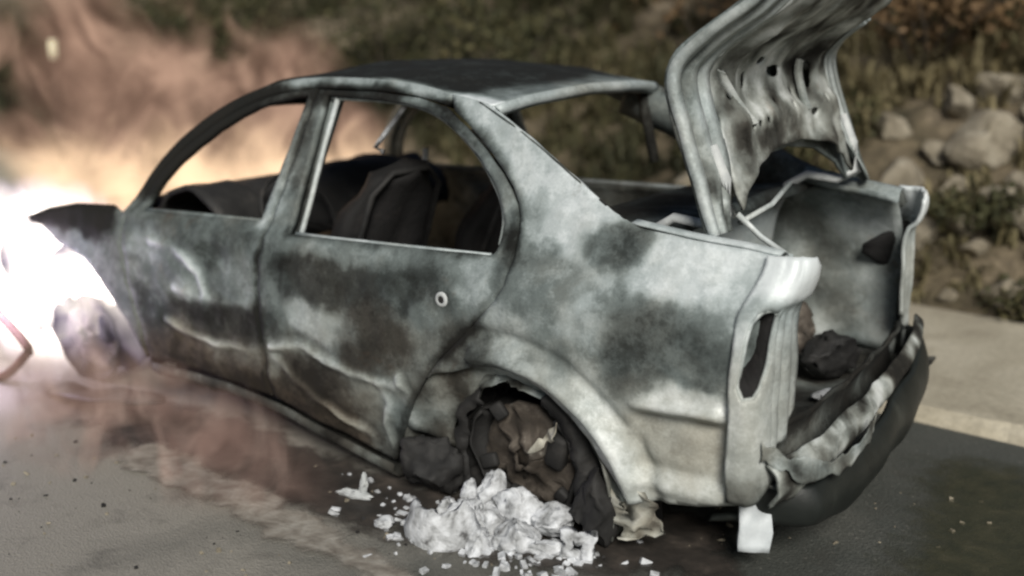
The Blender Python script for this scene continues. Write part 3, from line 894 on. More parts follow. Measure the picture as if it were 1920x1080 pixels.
def lid_map(off, a=.006):
    def f(q):
        y, sv = q
        o_ = off(y, sv) if callable(off) else off
        x, z = lid_at(sv, o_)
        p = wob(wob((x, y, z), a, 6), a * .5, 21)
        return p
    return f
lid = empty('boot_lid', (0, 0, 0)); lid.parent = car
Wl = .62
outer = [(-Wl, 0), (-Wl, .25), (-Wl, .5), (-Wl + .02, .68), (-Wl + .03, LL), (.30, LL), (Wl - .04, .68), (Wl, .5), (Wl, .25), (Wl, .02), (.50, .03), (.44, .10), (.30, .17), (.10, .20), (-.12, .19), (-.30, .15), (-.42, .09), (-.50, 0)]
o = panel('outer_skin', outer, [], lid_map(0.0), lid, step=.03, thick=.012, fn=flat_ash(.45, .1))
def in_off(y, sv):
    o_ = .045 + .020 * math.exp(-((abs(y) - .33) / .05) ** 2) + .020 * math.exp(-((sv - .32) / .05) ** 2) - .012 * math.exp(-((abs(y) - .18) / .09) ** 2) * smooth(.25, .35, sv) * (1 - smooth(.48, .58, sv))
    return o_ + .010 * noise.noise(Vector((y * 9, sv * 9, 4))) + .005 * noise.noise(Vector((y * 24, sv * 24, 4)))
inner = [(-.46, .05), (-.46, .3), (-.46, .6), (-.44, LL - .02), (.28, LL - .02), (.46, .62), (.46, .3), (.46, .05), (.42, .12), (.30, .18), (.10, .21), (-.12, .20), (-.30, .16), (-.40, .10)]
def hole(cy, cs, ry, rs, n=10): return [(cy + ry * math.cos(2 * math.pi * k / n), cs + rs * math.sin(2 * math.pi * k / n)) for k in range(n)]
holes = [hole(-.25, .285, .015, .012), hole(-.19, .29, .014, .012), hole(-.13, .295, .014, .012), hole(.25, .29, .02, .014), hole(.02, .47, .045, .03), hole(-.20, .45, .02, .035), hole(.14, .38, .018, .018), hole(-.10, .53, .03, .02), hole(.33, .33, .012, .02), hole(.27, .44, .03, .06), hole(-.36, .40, .012, .016), hole(-.05, .36, .012, .012), hole(.08, .33, .014, .012)]
def inn_ash(c):
    n = fbm(c, 7)
    return (max(.02, min(1, .60 + .75 * n - .15 * smooth(-.1, .3, c.y))), .35)
panel('inner_panel', inner, holes, lid_map(in_off, .005), lid, step=.018, thick=.012, fn=inn_ash)
# pressed flanges along both sides
for s in (-1, 1):
    prof = [(-.001, .0), (.006, .022), (.034, .026), (.040, .008), (.062, .006), (.068, .036), (.100, .040), (.108, .020), (.128, .022), (.136, .042), (.170, .046)]
    rows = []
    for k in range(48):
        sv = (LL if s < 0 else .70) * k / 47
        e = Wl - .03 * smooth(.5, LL, sv) + .004
        narrow = .35 + .65 * smooth(0, .22, sv)
        row = []
        for (dy, off) in prof:
            x, z = lid_at(sv, off)
            row.append(wob((x, s * (e - dy * narrow), z), .004, 8))
        rows.append(row)
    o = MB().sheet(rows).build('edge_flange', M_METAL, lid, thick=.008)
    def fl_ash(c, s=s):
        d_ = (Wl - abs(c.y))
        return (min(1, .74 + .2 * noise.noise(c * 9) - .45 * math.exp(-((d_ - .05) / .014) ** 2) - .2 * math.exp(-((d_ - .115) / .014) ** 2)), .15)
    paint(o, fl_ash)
    # gooseneck hinge
    hy = s * .52
    MB().tube([(2.98, hy, .93), (3.02, hy, 1.02), (3.10, hy, 1.07), (3.22, hy, 1.06), (3.29, hy, 1.10), (3.27, hy, 1.20), (3.22, hy, 1.30)], .016, 8).build('lid_hinge', M_PALE, lid)
paint(MB().tube([(3.30, -.50, 1.10), (3.36, -.46, 1.03), (3.42, -.42, .98)], .010, 6).build('lid_strut', M_METAL, lid), flat_ash(.8))
paint(MB().tube([(3.30, -.48, 1.07), (3.32, -.30, 1.10), (3.30, -.12, 1.14)], .009, 6).build('lid_strut', M_METAL, lid), flat_ash(.7))
# ribs on the inner panel
def lid_strip(name, pts, w, off, ash=.8):
    rows = []
    for (y, sv) in chaikin(pts, 2, False):
        rows.append([lid_map(off, .006)((y - w, sv)), lid_map(off + .022, .006)((y, sv)), lid_map(off, .006)((y + w, sv))])
    paint(MB().sheet(rows).build(name, M_METAL, lid, thick=.005), flat_ash(ash, .3, .3, 12))
lid_strip('inner_rib', [(-.40, .52), (-.36, .42), (-.27, .33), (-.24, .29)], .016, .05, .85)
lid_strip('inner_rib', [(.20, .52), (.19, .40), (.20, .30)], .012, .045, .6)

# ---- cabin
o = MB().sheet(sheet_grid(lambda u, v: wob((.75 + 2.1 * u, -.74 + 1.48 * v, .26 + .10 * math.exp(-((v - .5) / .12) ** 2) - .10 * u + .22 * smooth(.72, .85, u)), .015, 6), 40, 26)).build('floor_pan', M_CHAR, car, thick=.01)
MB().sheet(sheet_grid(lambda u, v: wob((.62 + .10 * u, -.74 + 1.48 * v, .92 - .66 * u), .02, 5), 12, 26)).build('firewall', M_CHAR, car, thick=.01)
def dash(u, v):
    q = u * math.pi
    return wob((.95 - .22 * math.cos(q), -.70 + 1.40 * v, .76 + .22 * math.sin(q) + .02 * math.sin(v * 11)), .03, 7)
MB().sheet(sheet_grid(dash, 12, 34)).build('dashboard', M_CHAR, car, thick=.02)
st = MB()
ctr = Vector((1.24, -.36, .86)); ax = Vector((.86, 0, .5)).normalized()
u_ = ax.cross(Vector((0, 1, 0))).normalized(); v_ = Vector((0, 1, 0))
st.tube([tuple(ctr + (u_ * math.cos(2 * math.pi * k / 24) + v_ * math.sin(2 * math.pi * k / 24)) * .185) for k in range(24)], .010, 6, closed=True)
for q in (R(0), R(120), R(240)):
    st.tube([tuple(ctr - ax * .03), tuple(ctr + (u_ * math.cos(q) + v_ * math.sin(q)) * .185)], .009, 6)
st.tube([tuple(ctr - ax * .02), tuple(ctr - ax * .35)], .02, 8)
st.build('steering_wheel', M_CHAR, car)
def seat(cx, cy, wdt, back_h=.66, name='front_seat'):
    e = empty(name, (cx, cy, .22)); e.parent = car
    def cushion(u, v):
        q = u * math.pi
        return wob((-.26 * math.cos(q) * .98, -wdt / 2 + wdt * v, .10 + .11 * math.sin(q) ** .5 - .03 * math.sin(v * math.pi)), .02, 8)
    MB().sheet(sheet_grid(cushion, 12, 12)).build('seat_cushion', M_SEAT, e, thick=.06)
    def back(u, v):
        t = (v - .5) * 2
        z = .14 + back_h * u
        w = wdt / 2 * (1 - .5 * smooth(.60, 1.0, u) ** 2)
        x = .22 + .26 * u + .04 * (t * t) * -1
        return wob((x, w * t, z), .035, 6)
    MB().sheet(sheet_grid(back, 18, 14)).build('backrest', M_SEAT, e, thick=.09, bevel=0)
    MB().tube([(.26, -wdt / 2 + .02, .16), (.50, -wdt / 2 + .05, .14 + back_h * .9), (.52, -.1, .14 + back_h), (.52, .1, .14 + back_h), (.50, wdt / 2 - .05, .14 + back_h * .9), (.26, wdt / 2 - .02, .16)], .013, 6).build('seat_frame', M_CHAR, e)
    return e
seat(1.36, -.37, .48, .74)
seat(1.42, .37, .48)
def bench_b(u, v):
    return wob((2.52 + .20 * u, -.62 + 1.24 * v, .45 + .50 * u + .015 * math.sin(v * 25)), .025, 6)
rb = empty('rear_bench', (2.4, 0, .3)); rb.parent = car
o = MB().sheet([[(p[0] - 2.4, p[1], p[2] - .3) for p in r] for r in sheet_grid(bench_b, 14, 34)]).build('bench_back', M_METAL, rb, thick=.03)
paint(o, flat_ash(.16, .1, .4, 5))
o = MB().sheet(sheet_grid(lambda u, v: wob((-.42 + .52 * u, -.62 + 1.24 * v, .10 + .05 * math.sin(u * 3)), .025, 7), 12, 30)).build('bench_cushion', M_SEAT, rb, thick=.05)
# loose pieces dangling in the cabin
def fire_strip(name, pts, r, mat=M_PALE): return MB().tube(pts, r, 6).build(name, mat, car)
fire_strip('hanging_window_rail', [(1.909, -0.42, 1.346), (1.855, -0.42, 1.29), (1.791, -0.42, 1.226), (1.751, -0.42, 1.183), (1.79, -0.42, 1.169)], .010, M_ASHWHITE)  # white material imitates firelight on the dangling rail
fire_strip('belt_post', [(1.77, -.15, 1.15), (1.75, -.15, .99), (1.70, -.15, .76), (1.69, -.15, .40)], .013, M_PALE)

paint(MB().tube([(2.381, 0.5, 1.36), (2.409, 0.5, 1.231), (2.447, 0.5, 1.068)], .022, 8).build('far_pillar_brace', M_METAL, car), flat_ash(.12, .2))
# ---- front end, mostly swallowed by the fire
MB().sheet(sheet_grid(lambda u, v: wob((.60 + .16 * u, -.70 + 1.40 * v, .895 + .03 * math.sin(u * 3)), .015, 5), 6, 24)).build('cowl', M_CHAR, car, thick=.015)
en = MB()
for (c, sz) in (((.05, 0, .52), (.5, .55, .36)), ((.05, .02, .73), (.40, .40, .10)), ((.30, -.42, .62), (.22, .22, .2)), ((-.1, .45, .56), (.2, .22, .3))):
    en.box(c, sz, (0, 0, .1))
en.build('engine', M_RUST, car, bevel=.03)
rows = sheet_grid(lambda u, v: wob((-.50 + .05 * math.cos(u * 6) - .06 * (1 - (2 * v - 1) ** 2), -.72 + 1.44 * v, .72 - .40 * u), .03, 5), 10, 24)
MB().sheet(rows).build('front_panel', M_CHAR, car, thick=.012)
MB().sheet(sheet_grid(lambda u, v: wob((-.45 + 1.1 * u, -.68 + 1.36 * v, .28), .03, 5), 16, 20)).build('engine_undertray', M_CHAR, car, thick=.012)
for s in (-1, 1):
    rows = []
    for k in range(21):
        q = R(-5) + (math.pi + R(10)) * k / 20
        rows.append([wob((.30 + .44 * math.cos(q), s * yy, .25 + .44 * math.sin(q)), .01, 6) for yy in (.80, .70, .55)])
    MB().sheet(rows).build('front_wheel_house', M_CHAR, car, thick=.008)

# ================================================================== LOOSE THINGS ON THE ROAD
def chunk_mesh(name, size, seed, n_cut=7, rough=1.0):
    bm = bmesh.new()
    bmesh.ops.create_icosphere(bm, subdivisions=4, radius=1)
    rnd = random.Random(seed)
    planes = []
    for _ in range(n_cut):
        n = Vector((rnd.uniform(-1, 1), rnd.uniform(-1, 1), rnd.uniform(-1, 1))).normalized()
        planes.append((n, rnd.uniform(.45, .8)))
    for v in bm.verts:
        for n, d_ in planes:
            k = v.co.dot(n)
            if k > d_: v.co -= n * (k - d_) * .92
        v.co += noise.noise_vector(v.co * 2.3 + Vector((seed * 3.1, 0, 0))) * .17 * rough + noise.noise_vector(v.co * 6 + Vector((seed, 0, 0))) * .10 * rough + noise.noise_vector(v.co * 15 + Vector((seed, 0, 0))) * .045
        v.co = Vector((v.co.x * size[0] / 2, v.co.y * size[1] / 2, v.co.z * size[2] / 2))
    zmin = min(v.co.z for v in bm.verts)
    for v in bm.verts: v.co.z -= zmin
    me = bpy.data.meshes.new(name)
    bm.to_mesh(me); bm.free()
    me.polygons.foreach_set('use_smooth', [True] * len(me.polygons))
    return me

def chunk(x, y, size, rot, seed, label, mat=M_ASHWHITE, name='ash_chunk', z=0, cat='ash chunk', group='white ash chunks by the rear wheel', tilt=(0, 0)):
    me = chunk_mesh(name, size, seed, 16 if name == 'rock' else 7, .35 if name == 'rock' else 1.0)
    me.materials.append(mat)
    o = link(bpy.data.objects.new(name, me))
    o.location = (x, y, z - .006)
    o.rotation_euler = (tilt[0], tilt[1], rot)
    return tag(o, label, cat, group)

def shell(x, y, r, h, rot, label, z=0.0, arc=R(170), tilt=R(20)):
    """curved broken piece, like a bit of wheel cover burnt to ash"""
    rows = []
    for i in range(15):
        q = -arc / 2 + arc * i / 14
        rows.append([])
        for k in range(8):
            t = k / 7
            rr = r * (1 - .35 * t * t)
            p = Vector((rr * math.cos(q), rr * math.sin(q), h * t * (1 + .25 * noise.noise(Vector((q * 2, t * 3, x))))))
            p += noise.noise_vector(p * 22) * .014
            rows[-1].append(tuple(p))
    o = MB().sheet(rows).build('ash_shell', M_ASHWHITE, None, thick=.022)
    o.location = (x, y, z); o.rotation_euler = (0, tilt, rot)
    return tag(o, label, 'ash chunk', 'white ash chunks by the rear wheel')

shell(2.59, -1.01, .12, .16, R(-70), 'large curved shell of white ash left of the rubble heap', .0)
chunk(2.66, -.98, (0.176, 0.135, 0.121), .4, 3, 'rounded white ash lump resting inside the large curved shell')
chunk(2.47, -1.05, (0.068, 0.068, 0.041), .9, 4, 'small pale ash bit lying left of the curved shell')
chunk(2.55, -.86, (0.081, 0.068, 0.162), .2, 5, 'upright narrow ash lump leaning under the burnt brake drum', tilt=(.2, .3))
chunk(2.63, -.84, (0.135, 0.108, 0.176), 1.2, 6, 'tall jagged ash chunk below the brake drum centre', tilt=(-.2, .2))
chunk(2.76, -.86, (0.189, 0.121, 0.135), .2, 7, 'broad flat topped ash chunk right under the wheel hub', z=.03)
chunk(2.88, -.84, (0.176, 0.121, 0.108), .5, 8, 'wide ash chunk at the back of the heap beside the tyre crust', z=.02)
chunk(2.83, -.96, (0.162, 0.135, 0.121), 1.0, 9, 'smooth rounded ash block in the middle front of the heap')
chunk(2.74, -1.04, (0.081, 0.162, 0.068), .3, 10, 'slanting splinter of ash at the near edge of the heap', tilt=(.1, .3))
chunk(2.92, -.95, (0.135, 0.068, 0.068), .7, 11, 'thin ash sliver between the rounded block and square block')
chunk(2.36, -.80, (.24, .18, .26), .4, 61, 'charred black tyre lump at the front of the rear wheel arch', M_CHAR, 'tyre_lump', cat='tyre remains', group='charred tyre lumps')
chunk(3.00, -.78, (.20, .18, .30), 1.4, 62, 'charred black tyre lump behind the rear wheel', M_CHAR, 'tyre_lump', cat='tyre remains', group='charred tyre lumps')
chunk(2.40, -1.10, (.07, .06, .05), .3, 63, 'grey ash crumb farthest left of the rubble heap')
chunk(2.52, -.93, (.09, .08, .08), 1.3, 64, 'ash lump behind the large curved shell')
chunk(2.70, -.93, (.13, .12, .12), 2.3, 65, 'jagged ash lump at the centre of the heap')
mbc = MB()
rc = random.Random(5)
for _ in range(420):
    a, r_ = rc.uniform(0, 6.283), abs(rc.gauss(0, 1))
    x_, y_ = 2.72 + .27 * r_ * math.cos(a), -.98 + .12 * r_ * math.sin(a)
    q_ = rc.uniform(.006, .022)
    mbc.box((x_, y_, q_ * .35), (q_ * rc.uniform(.8, 2.2), q_, q_ * rc.uniform(.5, 1.1)), (rc.uniform(-.5, .5), rc.uniform(-.5, .5), a))
tag(mbc.build('ash_crumbs', M_ASHWHITE, None, smooth=False), 'fine white ash crumbs strewn round the heap', 'ash', kind='stuff')
def frame_block():
    """squarish hollow block at the right end of the heap"""
    V, F = fill2d([(-.05, 0), (.05, -.004), (.054, .085), (-.046, .09)], [[(-.022, .03), (.02, .028), (.024, .05), (-.018, .054)]], .012)
    P = [(a + .010 * noise.noise(Vector((a * 40, b * 40, 7))), .014 * noise.noise(Vector((a * 30, b * 30, 0))), b + .010 * noise.noise(Vector((a * 40, b * 40, 3)))) for a, b in V]
    o = mesh_obj('ash_block', P, F, M_ASHWHITE)
    m = o.modifiers.new('thickness', 'SOLIDIFY'); m.thickness = .05; m.offset = 0
    o.location = (3.02, -.91, .003); o.rotation_euler = (R(-12), R(3), R(30))
    tag(o, 'square ash block with a hole at the right end of the heap', 'ash chunk', 'white ash chunks by the rear wheel')
frame_block()
# bracket with an upright stub lying near the sill
bk = empty('metal_bracket', (2.16, -1.0, 0), (0, 0, R(12)))
tag(bk, 'pale bracket with upright stub lying on the road beside sill', 'metal scrap')
for nm, size, loc, tl, sd in (('bracket_base', (.17, .045, .035), (0, 0, 0), 0, 31), ('bracket_stub', (.035, .03, .10), (.035, 0, .012), .15, 32)):
    me = chunk_mesh(nm, size, sd, 9); me.materials.append(M_PALE)
    o = link(bpy.data.objects.new(nm, me), bk); o.location = loc; o.rotation_euler = (0, tl, 0)
# pale plate hanging below the rear corner, leaning against the bumper end
V, F = fill2d([(-.048, 0), (.045, -.004), (.052, .06), (.043, .12), (.048, .20), (.03, .262), (-.040, .26), (-.05, .15)], [], .016)
P = [(a, .012 * noise.noise(Vector((a * 14, b_ * 14, 3))), b_) for a, b_ in V]
o = mesh_obj('hanging_plate', P, F, M_PLATE)
m = o.modifiers.new('thickness', 'SOLIDIFY'); m.thickness = .022
o.location = (3.50, -.69, .085); o.rotation_euler = (R(-4), R(1), R(36))
tag(o, 'pale upright plate hanging under the torn rear bumper corner', 'metal plate')
# bent strip of trim by the burning front wheel
o = MB().tube([tuple(p) for p in chaikin([(-.22, -1.0, .37), (-.04, -1.0, .30), (.08, -1.0, .24), (.19, -1.0, .175), (.15, -1.0, .15), (.06, -1.02, .06), (-.02, -1.04, .012), (-.2, -1.06, .012)], 2, False)], .021, 8).build('bent_trim', simple_mat('scorched_trim', [(.3, (.05, .022, .016)), (.7, (.16, .085, .06))], 20, .7))
tag(o, 'scorched brown strip of trim bent up before the burning wheel', 'trim strip')
# fallen fender liner on the road below the fire
V, F = fill2d(chaikin([(-.36, -.06), (-.1, -.12), (.15, -.10), (.36, -.05), (.38, .04), (.1, .10), (-.2, .09), (-.36, .05)], 2), [], .03)
P = [(a, b_, .05 + .035 * math.sin(a * 5) + .03 * noise.noise(Vector((a * 6, b_ * 6, 1)))) for a, b_ in V]
o = mesh_obj('wheel_liner', P, F, M_PLASTIC)
m = o.modifiers.new('thickness', 'SOLIDIFY'); m.thickness = .012
o.location = (.62, -.93, .0); o.rotation_euler = (0, 0, R(4))
tag(o, 'warped dark wheel liner lying on the road under the fire', 'car debris')

# what burnt inside the boot
chunk(3.30, .34, (.30, .22, .20), 1.5, 72, 'charred lump on the boot floor beside the far wall', M_CHAR, 'charred_lump', .34, 'burnt debris', 'burnt debris in the boot')
chunk(3.10, .42, (.24, .2, .26), 2.1, 73, 'brownish scorched lump at the back of the boot', M_RUST, 'charred_lump', .34, 'burnt debris', 'burnt debris in the boot')
chunk(3.42, .10, (.16, .12, .07), .9, 74, 'small pale ash lump near the boot sill', M_ASHWHITE, 'charred_lump', .33, 'burnt debris', 'burnt debris in the boot')
# spilled ash and foam running along the road
def spill(name, spine, widths, mat, z, label, cat, seed):
    sp = chaikin(spine, 2, False)
    n = len(sp)
    left, right = [], []
    for i, (x, y) in enumerate(sp):
        a = sp[max(0, i - 1)]; b = sp[min(n - 1, i + 1)]
        t = Vector((b[0] - a[0], b[1] - a[1])).normalized()
        w = float(np.interp(i / (n - 1), np.linspace(0, 1, len(widths)), widths))
        left.append((x - t.y * w, y + t.x * w)); right.append((x + t.y * w, y - t.x * w))
    poly = resample(left + right[::-1], .02)
    poly = [(x + .05 * noise.noise(Vector((x * 8, y * 8, seed))) + .02 * noise.noise(Vector((x * 25, y * 25, seed))), y + .05 * noise.noise(Vector((x * 8, y * 8, seed + 5))) + .02 * noise.noise(Vector((x * 25, y * 25, seed + 5)))) for x, y in poly]
    V, F = fill2d(poly, [], .03)
    B_ = np.array(poly)
    o = mesh_obj(name, [(a, b_, z + .003 * (1 + noise.noise(Vector((a * 9, b_ * 9, 0))))) for a, b_ in V], F, mat)
    dd = [float(np.sqrt(((B_ - np.array([v.co.x, v.co.y])) ** 2).sum(1).min())) / (max(widths) * .75) for v in o.data.vertices]
    o.data.attributes.new('cover', 'FLOAT', 'POINT').data.foreach_set('value', dd)
    return tag(o, label, cat, kind='stuff')
def ragged(m, lo=.35, hi=.85, top=1.0):
    nt = m.node_tree
    p = nt.nodes['Principled BSDF']
    v = coords(nt)
    a = N(nt, 'ShaderNodeAttribute', attribute_name='cover').outputs['Fac']
    n = math_n(nt, 'ADD', noise_tex(nt, v, 9, 5, .65, .5), math_n(nt, 'MULTIPLY', a, .75))
    r = nt.nodes.new('ShaderNodeMapRange'); r.interpolation_type = 'SMOOTHSTEP'
    nt.links.new(n, r.inputs[0]); r.inputs[1].default_value = lo + .2; r.inputs[2].default_value = hi + .2; r.inputs[4].default_value = top
    nt.links.new(r.outputs[0], p.inputs['Alpha'])
    return m
M_SPILL = simple_mat('damp_ash', [(.3, (.16, .135, .11)), (.5, (.30, .27, .23)), (.72, (.46, .43, .38))], 13, .75, bumpd=.008)
ragged(M_SPILL, .38, .75, .9)
M_REFLECT = simple_mat('wet_reflection_brown', [(.3, (.02, .018, .016)), (.55, (.05, .042, .036)), (.75, (.11, .09, .075))], 9, .6, bumpd=.006)
ragged(M_REFLECT, .3, .7, .85)
spill('wet_reflection', [(.7, -.95), (1.3, -.95), (1.9, -.98), (2.4, -.95), (2.9, -.85), (3.4, -.5)], [.2, .30, .28, .25, .28, .3], M_REFLECT, .004, 'dark wet road along the car sill with the fire reflection painted in', 'wet road', 11)  # flat sheet whose brown imitates fire reflected on the wet road
spill('ash_stream', [(1.15, -1.17), (1.45, -1.23), (1.8, -1.24), (2.2, -1.29), (2.45, -1.31), (2.75, -1.36)], [.06, .14, .12, .13, .09, .07], M_SPILL, .010, 'pale ash stream running along the road beside the car', 'ash', 21)

def grit(name, n, area, smin, smax, mat, label, cat, seed):
    mb, rg_ = MB(), random.Random(seed)
    for _ in range(n):
        x_, y_ = rg_.uniform(area[0], area[1]), rg_.uniform(area[2], area[3])
        if noise.noise(Vector((x_ * 2.5, y_ * 2.5, seed))) < rg_.uniform(-.3, .35): continue
        q_ = smin + (smax - smin) * rg_.random() ** 3
        mb.box((x_, y_, q_ * .25), (q_ * rg_.uniform(.7, 1.8), q_, q_ * rg_.uniform(.4, .9)), (rg_.uniform(-.6, .6), rg_.uniform(-.6, .6), rg_.uniform(0, 3)))
    return tag(mb.build(name, mat, None, smooth=False), label, cat, kind='stuff')
grit('road_grit', 450, (.6, 4.4, -2.3, -.7), .003, .013, M_CHAR, 'black burnt crumbs and grit scattered on the road', 'grit', 3)
grit('road_gravel', 700, (.6, 4.6, -2.3, .8), .004, .018, M_ROCK, 'pale gravel specks scattered on the road', 'gravel', 9)
M_MOSS = simple_mat('mossy_grit', [(.3, (.025, .03, .012)), (.6, (.06, .058, .026)), (.8, (.10, .09, .05))], 12, .9, bumpd=.01)
ragged(M_MOSS, .3, .95, .6)
spill('moss', [(3.7, .75), (3.95, .35), (4.05, -.2), (4.2, -.8)], [.2, .35, .35, .3], M_MOSS, .004, 'olive mossy grit on the road right of the rear bumper', 'moss', 31)
# ================================================================== FIRE
def volume_mat(name, build):
    m = bpy.data.materials.new(name)
    m.use_nodes = True
    nt = m.node_tree
    for n in list(nt.nodes):
        if n.type == 'BSDF_PRINCIPLED': nt.nodes.remove(n)
    out = [n for n in nt.nodes if n.type == 'OUTPUT_MATERIAL'][0]
    sh = build(nt)
    nt.links.new(sh, out.inputs['Volume'])
    return m

def blob_hull(name, c, r, mat, amp=.12, seed=0, label=None, cat=None, shear=0.0):
    bm = bmesh.new()
    bmesh.ops.create_icosphere(bm, subdivisions=4, radius=1)
    for v in bm.verts:
        n = v.co.normalized()
        k = 1 + amp * noise.noise(n * 2.5 + Vector((seed, 0, 0)))
        v.co = Vector((c[0] + n.x * r[0] * k, c[1] + n.y * r[1] * k, c[2] + n.z * r[2] * k))
    for v in bm.verts: v.co.x -= shear * (v.co.z - c[2])
    me = bpy.data.meshes.new(name)
    bm.to_mesh(me); bm.free()
    me.materials.append(mat)
    o = link(bpy.data.objects.new(name, me))
    return tag(o, label, cat, kind='stuff')

def falloff(nt, v, c, r):
    """1 in the middle of an ellipsoid, 0 at its skin"""
    s = nt.nodes.new('ShaderNodeVectorMath'); s.operation = 'SUBTRACT'
    nt.links.new(v, s.inputs[0]); s.inputs[1].default_value = c
    d_ = nt.nodes.new('ShaderNodeVectorMath'); d_.operation = 'DIVIDE'
    nt.links.new(s.outputs[0], d_.inputs[0]); d_.inputs[1].default_value = r
    l = nt.nodes.new('ShaderNodeVectorMath'); l.operation = 'LENGTH'
    nt.links.new(d_.outputs[0], l.inputs[0])
    return math_n(nt, 'SUBTRACT', 1.0, l.outputs['Value'], True)

def warped(nt, v, scale, amount, stretch=(1, 1, 1)):
    mp = nt.nodes.new('ShaderNodeMapping'); mp.inputs['Scale'].default_value = stretch
    nt.links.new(v, mp.inputs['Vector'])
    n = nt.nodes.new('ShaderNodeTexNoise'); n.inputs['Scale'].default_value = scale; n.inputs['Detail'].default_value = 2
    nt.links.new(mp.outputs[0], n.inputs['Vector'])
    s = nt.nodes.new('ShaderNodeVectorMath'); s.operation = 'MULTIPLY_ADD'
    nt.links.new(n.outputs['Color'], s.inputs[0]); s.inputs[1].default_value = (amount,) * 3
    nt.links.new(mp.outputs[0], s.inputs[2])
    return s.outputs[0]

def add_sh(nt, a, b):
    n = nt.nodes.new('ShaderNodeAddShader'); nt.links.new(a, n.inputs[0]); nt.links.new(b, n.inputs[1]); return n.outputs[0]

PC, PR, PSH = (-.52, .36, 1.22), (1.15, 1.20, .98), 1.0
def plume(nt):
    v = coords(nt)
    sep = nt.nodes.new('ShaderNodeSeparateXYZ'); nt.links.new(v, sep.inputs[0])
    h = math_n(nt, 'DIVIDE', math_n(nt, 'SUBTRACT', sep.outputs[2], .78), 1.0)
    cb = nt.nodes.new('ShaderNodeCombineXYZ')
    nt.links.new(math_n(nt, 'ADD', sep.outputs[0], math_n(nt, 'MULTIPLY', math_n(nt, 'SUBTRACT', sep.outputs[2], PC[2]), PSH)), cb.inputs[0])
    nt.links.new(sep.outputs[1], cb.inputs[1]); nt.links.new(sep.outputs[2], cb.inputs[2])
    fo = math_n(nt, 'MULTIPLY', falloff(nt, cb.outputs[0], PC, PR), 3.2, True)
    w = warped(nt, v, 1.3, .9, (1, 1, .8))
    n = noise_tex(nt, w, 1.9, 2, .45, .3)
    n2 = noise_tex(nt, w, 4.2, 3, .55, .4)
    body = nt.nodes.new('ShaderNodeMapRange'); body.interpolation_type = 'SMOOTHSTEP'
    nt.links.new(math_n(nt, 'ADD', n, math_n(nt, 'MULTIPLY', math_n(nt, 'SUBTRACT', .45, h), .16)), body.inputs[0])
    body.inputs[1].default_value = .48; body.inputs[2].default_value = .58
    dens = math_n(nt, 'MULTIPLY', math_n(nt, 'MULTIPLY', body.outputs[0], fo), 3.4)
    hot = nt.nodes.new('ShaderNodeMapRange'); hot.interpolation_type = 'SMOOTHSTEP'
    nt.links.new(math_n(nt, 'SUBTRACT', h, math_n(nt, 'MULTIPLY', math_n(nt, 'SUBTRACT', n2, .5), .9)), hot.inputs[0])
    hot.inputs[1].default_value = .24; hot.inputs[2].default_value = .0
    fold = ramp(nt, n2, [(.36, (.075, .043, .030)), (.48, (.26, .155, .11)), (.60, (.66, .42, .30))])
    e = N(nt, 'ShaderNodeEmission')
    nt.links.new(mix_col(nt, hot.outputs[0], fold, (1.55, 1.08, .68)), e.inputs['Color'])
    nt.links.new(dens, e.inputs['Strength'])
    ab = N(nt, 'ShaderNodeVolumeAbsorption')
    ab.inputs['Color'].default_value = (0, 0, 0, 1)
    nt.links.new(dens, ab.inputs['Density'])
    return add_sh(nt, e.outputs[0], ab.outputs[0])
blob_hull('flames', PC, PR, volume_mat('flame_plume', plume), .10, 3, 'orange flames and brown smoke rolling up from the engine bay', 'flames', PSH)

WC, WR, WSH = (-.26, -.62, .40), (1.0, .42, .50), .10
def core(nt):
    v = coords(nt)
    sep = nt.nodes.new('ShaderNodeSeparateXYZ'); nt.links.new(v, sep.inputs[0])
    cb = nt.nodes.new('ShaderNodeCombineXYZ')
    nt.links.new(math_n(nt, 'ADD', sep.outputs[0], math_n(nt, 'MULTIPLY', math_n(nt, 'SUBTRACT', sep.outputs[2], WC[2]), WSH)), cb.inputs[0])
    nt.links.new(sep.outputs[1], cb.inputs[1]); nt.links.new(sep.outputs[2], cb.inputs[2])
    fo = math_n(nt, 'MULTIPLY', falloff(nt, cb.outputs[0], WC, WR), 2.4, True)
    w = warped(nt, v, 2.2, .6, (1, 1, .55))
    n = noise_tex(nt, w, 4.2, 3, .55, .4)
    body = nt.nodes.new('ShaderNodeMapRange'); body.interpolation_type = 'SMOOTHSTEP'
    nt.links.new(math_n(nt, 'ADD', n, math_n(nt, 'MULTIPLY', fo, .10)), body.inputs[0]); body.inputs[1].default_value = .48; body.inputs[2].default_value = .62
    d_ = math_n(nt, 'MULTIPLY', body.outputs[0], math_n(nt, 'POWER', fo, .8))
    e = N(nt, 'ShaderNodeEmission')
    nt.links.new(ramp(nt, d_, [(.0, (.42, .34, .70)), (.25, (.85, .70, .90)), (.6, (1.0, .90, .80))]), e.inputs['Color'])
    nt.links.new(math_n(nt, 'ADD', math_n(nt, 'MULTIPLY', math_n(nt, 'POWER', d_, 1.5), 10.0), math_n(nt, 'MULTIPLY', fo, .3)), e.inputs['Strength'])
    return e.outputs[0]
blob_hull('white_fire', WC, WR, volume_mat('white_hot_fire', core), .15, 8, 'white hot fire glaring out of the front wheel arch', 'fire', WSH)

